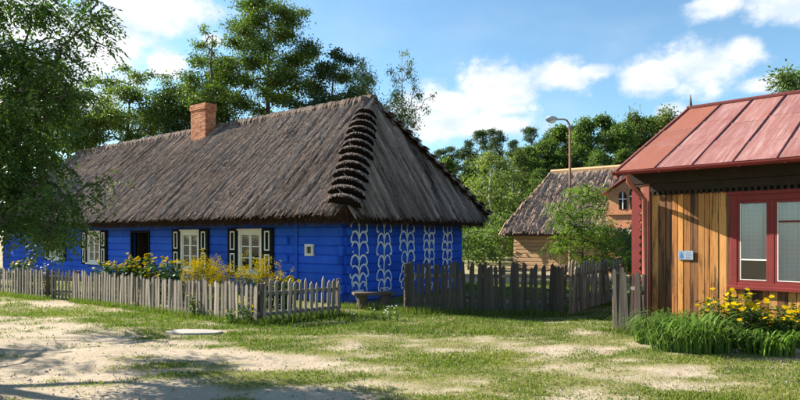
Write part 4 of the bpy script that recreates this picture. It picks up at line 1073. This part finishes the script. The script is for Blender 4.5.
def make_tree(kind, H, seed):
    """returns (trunk mesh, crown mesh) of one tree kind with its foot at the origin"""
    r = random.Random(seed); cl = []
    def add(n, prof, z0, z1, rc, layer=None):
        for _ in range(n):
            t_ = r.random() ** .85; z = H * (z0 + (z1 - z0) * t_)
            if layer: z = round(z / layer) * layer + r.gauss(0, layer * .12)
            a = r.uniform(0, 2 * math.pi); rad = prof((z / H - z0) / (z1 - z0)) * math.sqrt(r.uniform(.12, 1)) * r.uniform(.8, 1.12)
            cl.append(((rad * math.cos(a), rad * math.sin(a), z), rc * r.uniform(.6, 1.25) * (1.0 if kind != 'pine' else 1.15 - .3 * (z / H - z0) / (z1 - z0))))
    if kind == 'forest':
        add(90, lambda t: H * .24 * math.sin(math.pi * min(1, .18 + .8 * t)) ** .7, .14, .98, H * .062)
        V, F, A = foliage(cl, 260 / (H * .062) ** 2, .26, .62, .25, seed); lm, bmk = LEAF['mid'], MAT['bark']; sk = skeleton(H, H * .016, cl, seed)
    elif kind == 'pine':
        add(85, lambda t: H * .17 * math.sin(math.pi * (.2 + .74 * t)) ** .7 * (.8 + .25 * math.sin(t * 11 + seed)), .32, .99, H * .042)
        V, F, A = foliage(cl, 150 / (H * .042) ** 2, .28, .26, -.1, seed, flat=.55); lm, bmk = LEAF['pine'], MAT['pinebark']; sk = skeleton(H, H * .014, cl, seed, attach=.97, trunk_top=.98)
    elif kind == 'birch':
        add(46, lambda t: H * .15 * math.sin(math.pi * min(1, .2 + .8 * t)) ** .8, .22, 1.0, H * .055)
        V, F, A = foliage(cl, 330 / (H * .055) ** 2, .2, .5, .9, seed, flat=1.3); lm, bmk = LEAF['birch'], MAT['birchbark']; sk = skeleton(H, H * .011, cl, seed, attach=.9, trunk_top=.98)
    return sk.mesh('trunk', bmk), mesh_np('crown', V, F, lm, A)

def plant_tree(name, base, tk, cr, rz, sc, label, cat='tree', group=None):
    e = empty(name, base, rz, label, cat, group); e.scale = sc if isinstance(sc, tuple) else (sc, sc, sc)
    link('trunk', tk, e); link('crown', cr, e); return e

# left street tree: fronds of narrow leaflets hanging into the picture
def street_tree():
    r = random.Random(21); cl = []; H = 8.6
    base = Vector((-9.3, 8.7, 0))
    # clumps given as photo direction + depth so that the outline follows the branches seen
    spots = [(8, 20), (40, 8), (75, 12), (100, 22), (20, 60), (55, 52), (82, 48), (108, 55), (95, 75), (15, 105), (45, 95), (70, 110), (10, 150), (40, 140), (62, 160), (85, 185), (20, 190), (50, 200),
             (75, 205), (100, 196), (8, 225), (30, 215), (55, 228), (60, 240), (-20, 40), (-20, 90), (-25, 140), (-25, 190), (-10, 215), (110, 2), (118, 190), (70, 75), (28, 75), (-5, 60), (0, 120), (28, 170), (0, 175), (60, 130), (-40, 110), (-45, 150), (-45, 185)]
    for px, py in spots:
        for rep in range(2 if px < 85 else 1):
            dpt = r.uniform(6.8, 8.4)
            p = at(px - 8 + r.gauss(0, 7), py - 4 + r.gauss(0, 7), dpt) - base
            cl.append((tuple(p), (r.uniform(.3, .48) if px < 45 else r.uniform(.2, .34)) if px < 90 else r.uniform(.15, .24)))
    for k in range(40):                    # the rest of the crown, outside the frame
        a = r.uniform(0, 2 * math.pi); z = r.uniform(1.9, 5.8); rad = 3.2 * math.sin(math.pi * min(1, (z - .4) / 8.0)) ** .6 * math.sqrt(r.uniform(.1, 1))
        p = (rad * math.cos(a) - 1.0, rad * math.sin(a) + (1.2 if z < 4 else -.9), z)
        if p[0] + base.x < -.72 * (p[1] + base.y) - .4: cl.append((p, r.uniform(.4, .7)))
    V, F, A = foliage(cl, 400, .074, .42, .55, 31, 'frond', flat=.7, frond=.21, pairs=4)
    sk = skeleton(H, .17, cl, 5, lean=(.4, 0), limb=.008, attach=.8, z_first=.16, twig=.012)
    tr = empty('street_tree', base, 0, 'large dark leafy tree at the left edge hanging over the lane', 'tree')
    link('trunk', sk.mesh('trunk', MAT['bark']), tr); link('crown', mesh_np('crown', V, F, LEAF['dark'], A), tr)
street_tree()

def pixel_tree(name, foot_px, depth, spots, leafkey, label, per, size, asp, droop, seed, rad, tr, bark='bark', flat=.5, mode='leaf', frond=.3, dspread=2.2, lean=0.0, attach=.78, reps=2, tone=0.0, trunk_top=.92, jit=5):
    """a tree whose clumps stand at photo positions (px, py), spread in depth about its trunk"""
    r = random.Random(seed); base = at(foot_px, 300, depth); base.z = 0; cl = []; zmax = 0
    for sp in spots:
        px, py = sp[0], sp[1]; k = sp[2] if len(sp) > 2 else 1.0
        for rep in range(reps):
            p = at(px + r.gauss(0, jit), py + r.gauss(0, jit * .7), depth + r.uniform(-dspread, dspread)) - base
            cl.append((tuple(p), rad * k * r.uniform(.75, 1.2))); zmax = max(zmax, p.z)
    V, F, A = foliage(cl, per * (4.6 if mode != 'frond' else 2.0), size, asp, droop, seed, mode, flat=flat, frond=frond, tone=tone)
    sk = skeleton(zmax, tr, cl, seed, limb=.016, attach=attach, trunk_top=trunk_top)
    e = empty(name, base, 0, label, 'tree')
    link('trunk', sk.mesh('trunk', MAT[bark]), e); link('crown', mesh_np('crown', V, F, LEAF[leafkey], A), e); return e

pixel_tree('robinia_tree', 268, 30.5, [(262, -2, .8), (250, 10), (275, 10, .9), (240, 28), (262, 26), (288, 24, .9), (300, 12, .5), (236, 45), (258, 44), (280, 42), (305, 46, .8), (228, 62), (250, 62), (272, 60), (296, 62), (314, 58, .6), (225, 80), (248, 80), (270, 80), (292, 82), (240, 98), (265, 98), (290, 100), (230, 112), (260, 115), (310, 82, .7), (210, 78, .8), (205, 92), (215, 104)],
           'robinia', 'tallest tree behind the thatched ridge, layered olive green crown', 300, .135, .5, .2, 41, .82, .26, flat=.42)
pixel_tree('robinia_tree', 212, 28.5, [(205, 32, .45), (200, 45, .6), (212, 48, .6), (195, 62, .8), (212, 66, .8), (228, 60, .6), (192, 80), (212, 84), (200, 100), (222, 98), (190, 112)],
           'robinia', 'smaller loose crowned tree directly above the brick chimney', 240, .125, .5, .2, 42, .7, .2, flat=.45)
pixel_tree('robinia_tree', 130, 31, [(128, 74, .6), (108, 82, .7), (145, 80, .7), (95, 98), (120, 95), (142, 98), (165, 78, .5), (170, 92, .7), (90, 118), (112, 116), (135, 118), (158, 112), (100, 136), (125, 138), (150, 132), (80, 130), (88, 84, .5), (78, 112), (100, 108), (85, 145), (108, 128), (150, 120)],
           'robinia', 'pale green open crowned tree behind the left end of the thatched roof', 190, .14, .5, .2, 43, .85, .2, flat=.45, tone=.18)
pixel_tree('broadleaf_tree', 178, 30, [(165, 98), (180, 92), (195, 98), (205, 108), (160, 112), (178, 114), (195, 120), (170, 128), (215, 118), (232, 122), (188, 84, .6)],
           'deep', 'dark green tree filling the gap left of the brick chimney', 280, .135, .55, .2, 44, .95, .25)
pixel_tree('broadleaf_tree', 332, 29.5, [(336, 52, .6), (328, 62, .7), (345, 66, .7), (322, 78), (342, 82), (308, 92), (330, 98), (352, 92, .8), (300, 106), (322, 112), (345, 108), (360, 104, .7)],
           'deep', 'dark tree with a leaning top left of the birches', 300, .135, .5, .1, 45, .74, .22, flat=.5)
pixel_tree('broadleaf_tree', 40, 32, [(10, 100), (35, 92), (60, 98), (20, 120), (50, 118), (75, 122), (10, 140), (40, 142), (70, 145), (25, 160), (55, 162), (0, 165), (-20, 130), (-20, 160), (-10, 110), (85, 150), (20, 185), (60, 180), (-15, 190)],
           'mid', 'mid green tree half hidden by the dark branches at left', 210, .16, .55, .2, 46, 1.05, .25)
pixel_tree('birch_tree', 366, 27.5, [(366, 62, .5), (362, 74, .7), (370, 80, .7), (358, 90), (370, 94), (364, 106), (376, 108), (360, 118)],
           'birch', 'thin wispy birch touching the peak of the thatched ridge', 360, .11, .4, .9, 47, .55, .1, 'birchbark', flat=1.3, dspread=.9, attach=.92, trunk_top=.98)
pixel_tree('birch_tree', 402, 27.5, [(404, 54, .35), (400, 64, .45), (408, 70, .4), (398, 78, .6), (410, 84, .5), (396, 92, .7), (404, 98, .7), (420, 98, .45), (428, 102, .4), (392, 106, .7), (406, 110, .8), (398, 120), (412, 118, .8), (390, 122)],
           'birch', 'drooping birch right of the thatched peak against the white cloud', 380, .11, .38, 1.2, 48, .5, .1, 'birchbark', flat=1.5, dspread=.9, attach=.92, trunk_top=.98)
pixel_tree('young_robinia_tree', 582, 19.5, [(585, 186, .7), (572, 194), (595, 196), (565, 208), (582, 210), (602, 210, .8), (560, 224), (578, 226), (598, 224), (612, 222, .6), (556, 240), (574, 242), (594, 242), (612, 240, .8), (564, 254), (584, 256), (604, 254), (618, 250, .6), (562, 214, .8), (590, 232)],
           'bright', 'small bright green feathery tree in front of the brick gable', 125, .1, .42, .4, 49, .32, .05, flat=.55, mode='frond', frond=.3, dspread=.7)
pixel_tree('broadleaf_tree', 800, 26, [(795, 74, .8), (788, 84, .8), (800, 88), (812, 80), (806, 98), (820, 100), (790, 98, .7)],
           'mid', 'tree top showing above the red roof at the right edge', 120, .16, .5, .2, 50, .8, .2)
pixel_tree('birch_tree', 490, 42, [(488, 152, .6), (480, 164, .8), (496, 162, .8), (478, 180), (494, 182), (508, 178, .7), (474, 198), (490, 200), (506, 198), (470, 216), (488, 218), (504, 216), (476, 234), (494, 236), (510, 232, .8)],
           'birch', 'yellowish birch standing before the dark wood right of the blue cottage', 90, .2, .55, .5, 51, .95, .14, 'birchbark', flat=.8, tone=.12)

# far wood: three kinds, shared meshes, each tree its own object
KIND = {'forest': [make_tree('forest', 13, 60 + i) for i in range(3)], 'pine': [make_tree('pine', 14, 70 + i) for i in range(3)], 'birch': [make_tree('birch', 12, 80 + i) for i in range(2)]}
FAR = [('pine', 440, 150, 58), ('pine', 452, 148, 62), ('forest', 447, 158, 55), ('pine', 468, 140, 60), ('pine', 482, 131, 64), ('pine', 496, 130, 62), ('forest', 470, 168, 54), ('pine', 514, 140, 60), ('forest', 528, 148, 56), ('pine', 531, 128, 66),
       ('birch', 520, 152, 54), ('forest', 545, 140, 58), ('pine', 552, 130, 66), ('forest', 562, 128, 60), ('pine', 575, 125, 64), ('forest', 585, 120, 57), ('forest', 604, 117, 60), ('pine', 616, 128, 66), ('forest', 622, 124, 56), ('birch', 634, 118, 58), ('forest', 645, 120, 60),
       ('pine', 660, 118, 64), ('birch', 668, 114, 57), ('forest', 676, 122, 58), ('pine', 690, 112, 62), ('forest', 704, 118, 58), ('forest', 740, 125, 60), ('forest', 780, 128, 58), ('forest', 430, 165, 56), ('forest', 410, 170, 56), ('pine', 420, 160, 62),
       ('forest', 500, 172, 50), ('forest', 540, 170, 50), ('forest', 455, 190, 46), ('forest', 598, 150, 50), ('forest', 660, 150, 50), ('forest', 625, 150, 50)]
WORDS = ['first', 'second', 'third', 'fourth', 'fifth', 'sixth', 'seventh', 'eighth', 'ninth', 'tenth', 'eleventh', 'twelfth', 'thirteenth', 'fourteenth', 'fifteenth', 'sixteenth', 'seventeenth', 'eighteenth', 'nineteenth', 'twentieth', 'twenty first', 'twenty second', 'twenty third', 'twenty fourth']
NAMES = {'forest': ('broadleaf_tree', 'leafy green tree', 13.0), 'pine': ('pine_tree', 'dark pine', 14.0), 'birch': ('birch_tree', 'light birch', 12.0)}
cnt = {}
for kind, px, py, dep in sorted(FAR, key=lambda q: q[1]):
    i = cnt.get(kind, 0); cnt[kind] = i + 1; nm, ph, h0_ = NAMES[kind]
    b = at(px, 300, dep); top = at(px, py, dep).z; b.z = 0
    tk, cr = KIND[kind][i % len(KIND[kind])]; s = top / h0_
    wd = s * (rnd.uniform(.85, 1.1) if kind != 'forest' else rnd.uniform(.75, .95))
    plant_tree(nm, b, tk, cr, rnd.uniform(0, 6.28), (wd, wd, s), '%s %s from the left in the far wood beyond the roofs' % (WORDS[i], ph), group='trees of the far wood')

# far understorey and bushes
BUSH = []
for i in range(3):
    r = random.Random(90 + i); cl = []
    for k in range(22):
        a = r.uniform(0, 6.28); q = math.sqrt(r.random()) * 1.15; cl.append(((q * math.cos(a), q * math.sin(a), .35 + r.random() * 1.7 * (1 - q * .35)), r.uniform(.35, .55)))
    V, F, A = foliage(cl, 420, .13, .55, .2, 95 + i); BUSH.append((skeleton(2.0, .05, cl, 90 + i, attach=.4, z_first=.03).mesh('trunk', MAT['bark']), mesh_np('crown', V, F, LEAF['mid'], A)))
BP = [(468, 30, 1.2, 'rounded bush beyond the dark fence right of the blue cottage'), (484, 33, 1.5, 'tall bush between the blue cottage and the log wall'), (500, 36, 1.6, 'bush left of the far log wall'), (512, 40, 1.5, 'bush behind the thatched corner of the far house'), (455, 38, 1.7, 'bush behind the far corner of the blue cottage'), (475, 44, 2.0, 'large bush under the yellowish birch'), (525, 46, 2.0, 'bush in the wood edge behind the far house'), (622, 24, 1.0, 'low bush under the arched brick doorway'), (648, 22, 1.2, 'bush behind the plank cottage corner'), (440, 46, 2.0, 'bush at the wood edge behind the thatched hip')]
for i, (px, dep, s, lb) in enumerate(BP):
    b = at(px, 300, dep); b.z = 0; tk, cr = BUSH[i % 3]; plant_tree('bush', b, tk, cr, rnd.uniform(0, 6), s * 1.0, lb, 'bush', 'bushes behind the yards')
# more trees to the left, out of sight of the lens, that shade the roof end
for k, (x, y, s, lb) in enumerate([(-27, 31, .95, 'leafy tree beyond the far left end of the thatched cottage')]):
    tk, cr = KIND['forest'][k]; plant_tree('broadleaf_tree', Vector((x, y, 0)), tk, cr, k * 2.0, s, lb)

# ------------------------------------------------------------------ garden flowers
def flower_plant(name, base, H, spread, nst, flower, label, cat, seed, head=.05, heads=26, leafn=160, leafs=.1, petal_mode='daisy', leafkey='plant', group=None):
    r = np.random.RandomState(seed); e = empty(name, base, 0, label, cat, group); sm = MB(); P = []; tips = []
    for k in range(nst):
        a = r.uniform(0, 6.28); q = spread * math.sqrt(r.rand()); hh = H * r.uniform(.5, 1.0)
        b = Vector((q * .35 * math.cos(a), q * .35 * math.sin(a), -.02)); m_ = Vector((q * .7 * math.cos(a), q * .7 * math.sin(a), hh * .55)); t_ = Vector((q * math.cos(a), q * math.sin(a), hh))
        sm.tube([b, m_, t_], [.007, .006, .003], 4, False); tips.append(t_)
        for i in range(max(2, leafn // nst)):
            f = r.uniform(.1, .97); p = b.lerp(m_, f * 2) if f < .5 else m_.lerp(t_, f * 2 - 1); P.append(p)
    link('stems', sm.mesh('stems', MAT['stem']), e)['kind'] = 'stuff'
    P = np.array([tuple(p) for p in P]); n = len(P); a = r.uniform(0, 6.28, n)
    D = unit(np.stack([np.cos(a), np.sin(a), r.uniform(-.5, .6, n)], 1)); q = leaf_quads(P, D, leafs * r.uniform(.6, 1.3, n), .42, unit(np.array([[0, 0, 1.0]]) + r.normal(0, .4, (n, 3))))
    link('leaves', mesh_np('leaves', q.reshape(-1, 3), np.arange(n * 4).reshape(-1, 4), LEAF[leafkey], np.repeat(r.uniform(0, 1, n), 4)), e)['kind'] = 'stuff'
    V = []; At = []
    for k in range(heads):
        t_ = np.array(tips[k % nst]) + r.normal(0, .05 if petal_mode == 'daisy' else .09, 3) * np.array([1, 1, .5 if petal_mode == 'daisy' else 1.4])
        if petal_mode == 'daisy':
            up = unit((np.array([[-.25, -.5, .8]]) + r.normal(0, .35, (1, 3))))[0]; s1 = np.cross(up, [1, .2, .1]); s1 /= np.linalg.norm(s1); s2 = np.cross(up, s1); npet = 9
            an = np.arange(npet) / npet * 6.283 + r.rand(); D = unit(np.cos(an)[:, None] * s1 + np.sin(an)[:, None] * s2 + up * .15)
            qq = leaf_quads(np.repeat(t_[None], npet, 0), D, np.full(npet, head) * r.uniform(.85, 1.1, npet), .5, np.repeat(up[None], npet, 0))
        else:
            npet = 26; D = unit(r.normal(size=(npet, 3)) + np.array([0, 0, .4])); qq = leaf_quads(t_[None] + D * r.uniform(0, .075, (npet, 1)) * np.array([1, 1, 1.5]), D, np.full(npet, head), .6, unit(r.normal(size=(npet, 3))))
        V.append(qq.reshape(-1, 3)); At.append(np.repeat(r.uniform(0, 1, npet), 4))
    V = np.concatenate(V); link('blooms', mesh_np('blooms', V, np.arange(len(V)).reshape(-1, 4), flower, np.concatenate(At)), e)['kind'] = 'stuff'; return e

def garden(px, top_py, depth):
    b = at(px, 300, depth); return Vector((b.x, b.y, 0)), max(.5, at(px, top_py, depth).z)
GP = [  # px, top row, depth, kind, label
 (20, 260, 17.8, 'y', 'small yellow flower plant behind the leftmost fence section'), (34, 257, 17.6, 'm', 'mauve aster clump under the small square window at left'), (48, 262, 17.2, 'm', 'pale mauve flower clump just left of the garden gate'),
 (98, 262, 16.6, 'w', 'leafy clump with few pale blooms right of the garden gate'), (112, 258, 16.4, 'y', 'yellow daisy clump left of the dark doorway'), (122, 255, 16.2, 'y', 'yellow daisy clump before the left door jamb'), (133, 258, 16.3, 'y', 'yellow daisy clump in front of the dark doorway'), (144, 252, 16.0, 'y', 'tall yellow daisy clump before the right half of the doorway'),
 (156, 256, 15.9, 'y', 'tall orange yellow clump right of the doorway'), (170, 258, 15.6, 'y', 'loose yellow daisy clump left of the middle window'), (183, 266, 15.2, 'w', 'grey green clump with white blooms below the middle window'),
 (197, 264, 14.6, 'g', 'goldenrod clump left of the densest golden mass'), (210, 262, 14.4, 'g', 'densest golden goldenrod clump in the middle of the fence'), (224, 268, 14.2, 'g', 'low goldenrod clump right of the golden mass'), (254, 262, 14.0, 'g', 'round yellow green bush under the window nearest the corner'), (268, 268, 13.9, 'g', 'smaller yellow bush at the right shutter nearest the corner'),
 (284, 277, 13.6, 'y', 'last small yellow plant behind the turning fence')]
for i, (px, tp, dep, k, lb) in enumerate(GP):
    b, H = garden(px, tp, dep)
    if k == 'y': flower_plant('daisy_plant', b, H, .36, 14, MAT['yellow'], lb, 'flower', 200 + i, .05, 40, 640, .13, group='flowers in the cottage garden')
    elif k == 'g': flower_plant('goldenrod_plant', b, H, .38, 20, MAT['goldenrod'], lb, 'flower', 200 + i, .03, 95 if 195 < px < 230 else 60, 300, .1, 'plume', group='flowers in the cottage garden')
    elif k == 'm': flower_plant('aster_plant', b, H, .34, 16, MAT['mauve'], lb, 'flower', 200 + i, .035, 26, 260, .09, group='flowers in the cottage garden')
    else: flower_plant('garden_plant', b, H, .36, 14, MAT['whitepetal'], lb, 'flower', 200 + i, .04, 7, 300, .12, group='flowers in the cottage garden')
for i, (px, py, H, lb) in enumerate([(105, 303, .35, 'small weed clump at the foot of the sunlit fence left part'), (128, 307, .3, 'yellow flowering weed at the foot of the long fence'), (143, 309, .3, 'leafy weed below the middle of the long fence'), (232, 324, .35, 'leafy weed at the outer fence corner'), (247, 325, .4, 'dark leafy weed against the fence corner post'), (195, 318, .55, 'yellow flower growing through the long fence')]):
    b = at(px, py); flower_plant('roadside_weed', b, H, .2, 8, MAT['yellow'], lb, 'weed', 300 + i, .03, 4, 150, .08, group='weeds at the fence foot')
for i, (px, py) in enumerate([(375, 317), (383, 318), (390, 317), (397, 318), (352, 317)]):
    b = at(px, py + 4); flower_plant('pale_weed', b, .3, .07, 4, MAT['whitepetal'], ['tiny pale weed before the bench seat', 'tiny pale weed before the right bench stump', 'tiny pale weed right of the bench', 'rightmost tiny pale weed near the dark fence', 'tiny pale weed left of the bench'][i], 'weed', 320 + i, .02, 4, 40, .06, group='pale weeds by the bench')

# right-hand bed: daylily clumps and tall yellow flowers
def lily(base, H, n, label, seed, spread=.28):
    r = np.random.RandomState(seed); V = []; F = []; At = []
    for k in range(n):
        a = r.uniform(0, 6.28); q = spread * math.sqrt(r.rand()) * .6; b = np.array([q * math.cos(a), q * math.sin(a), -.01]); a2 = a + r.normal(0, .5); o = np.array([math.cos(a2), math.sin(a2), 0]); s = np.array([-o[1], o[0], 0]); hh = H * r.uniform(.35, 1.12); w = r.uniform(.008, .016); out = hh * r.uniform(.5, 1.25)
        v0 = len(V); tn = np.clip(.45 + r.normal(0, .3), 0, 1)
        for i in range(6):
            t_ = i / 5; c = b + o * out * t_ ** 1.6 + np.array([0, 0, hh * math.sin(t_ * 2.35)]); ww = w * (1 - t_ ** 2 * .93); V += [c - s * ww, c + s * ww]; At += [tn, tn]
        for i in range(5): F.append((v0 + 2 * i, v0 + 2 * i + 1, v0 + 2 * i + 3, v0 + 2 * i + 2))
    e = empty('daylily_clump', base, 0, label, 'plant', 'daylily clumps along the plank wall'); link('leaves', mesh_np('leaves', V, F, LEAF['lily'], At), e)
for i, (px, py, H, lb) in enumerate([(652, 344, .5, 'daylily clump at the foot of the red corner post'), (668, 350, .58, 'second arching daylily clump from the red corner post'), (684, 351, .6, 'middle arching daylily clump below the plaque'), (700, 352, .58, 'arching daylily clump right of the plaque'), (716, 352, .5, 'daylily clump nearest the yellow flowers'), (676, 344, .55, 'rear daylily clump below the plaque'), (692, 345, .55, 'rear daylily clump beside the plank wall board'), (762, 354, .4, 'low daylily clump under the red window right half'), (776, 354, .42, 'low daylily clump near the right edge')]):
    lily(at(px, py), H * .92, 120, lb, 400 + i, .42)
for i, (px, py, top, hd, lb) in enumerate([(722, 346, 296, 10, 'tall yellow flower plant at the left jamb of the red window'), (738, 348, 291, 34, 'densest yellow flower plant under the left sash'), (752, 349, 292, 26, 'yellow flower plant under the window mullion'), (768, 349, 304, 22, 'shorter yellow flower plant under the right sash'), (784, 350, 312, 8, 'leafy flower plant with few blooms near the right edge'), (798, 348, 296, 14, 'yellow flower plant cut by the right edge of the view')]):
    b = at(px, py); H = at(px, top, b.y).z; flower_plant('yellow_flower_plant', b, H, .36, 24, MAT['yellow'], lb, 'flower', 420 + i, .045, int(hd * 1.3), 700, .09, group='yellow flowers below the red window')

# stone slab and pebbles on the lane
sp_ = at(194, 333.5); sm_ = MB(); n = 11; ring = []
for k in range(n):
    a = 2 * math.pi * k / n; q = rnd.uniform(.85, 1.1); ring.append((.5 * q * math.cos(a), .24 * q * math.sin(a)))
sm_.prism(ring, -.02, .045, 'z'); so = bevel(sm_.build('stone_slab', MAT['stone'], None, sp_, (0, 0, -.1)), .012); tag(so, 'flat pale stone slab lying in the grass before the long fence', 'stone')
for i, (px, py, s, lb) in enumerate([(793, 352, .1, 'grey stone at the right edge of the flower bed'), (726, 350, .08, 'pale stone between daylilies and yellow flowers'), (735, 352, .06, 'small stone below the yellow flowers')]):
    b = at(px, py); V = []; m = MB(); m.tube([(0, 0, -.01), (0, 0, s * .2), (0, 0, s * .5), (0, 0, s * .68)], [s * .9, s, s * .75, s * .25], 8)
    m.v = [(x * rnd.uniform(.85, 1.2), y * rnd.uniform(.85, 1.2), z) for x, y, z in m.v]; tag(m.build('field_stone', MAT['stone'], None, b, smooth=False), lb, 'stone')

# pebbles and dry litter on the lane
def lane_litter():
    r = random.Random(8); mb = MB(); At = []
    for k in range(2600):
        y = 5.6 + 8.0 * r.random() ** 1.6; x = r.uniform(-.74, .74) * y
        if y > 11.5 and x < 1: continue
        z0 = -.004; n0 = len(mb.v)
        if r.random() < .55:
            q = r.uniform(.006, .02) * (1.6 if r.random() < .06 else 1); a = r.uniform(0, 3)
            P_ = [(x + q * math.cos(a + t_) * r.uniform(.7, 1.2), y + q * math.sin(a + t_) * r.uniform(.7, 1.2)) for t_ in (0, 1.26, 2.51, 3.77, 5.03)]
            mb.v += [(p, w_, z0 + .01) for p, w_ in P_] + [(x, y, z0 + .016 + q * .8)]
            mb.f += [(n0 + i, n0 + (i + 1) % 5, n0 + 5) for i in range(5)]; v = r.uniform(.35, 1)
        else:
            q = r.uniform(.012, .035); a = r.uniform(0, 6.28); c_, s_ = math.cos(a), math.sin(a); zz = z0 + .022
            mb.v += [(x - c_ * q, y - s_ * q, zz), (x - s_ * q * .4, y + c_ * q * .4, zz + .008), (x + c_ * q, y + s_ * q, zz + .012), (x + s_ * q * .4, y - c_ * q * .4, zz + .004)]
            mb.f += [(n0, n0 + 1, n0 + 2, n0 + 3)]; v = r.uniform(0, .3)
        At += [v] * (len(mb.v) - n0)
    me = mb.mesh('lane_litter', m_attr('pebble_and_dry_leaf', [(0, (.1, .06, .03)), (.3, (.22, .15, .07)), (.36, (.2, .18, .15)), (1, (.42, .38, .32))]))
    a = me.attributes.new('v', 'FLOAT', 'POINT'); a.data.foreach_set('value', np.array(At, dtype=np.float32))
    tag(link('lane_litter', me), 'small pebbles and dry leaves strewn over the sandy lane', 'litter', kind='stuff')
lane_litter()
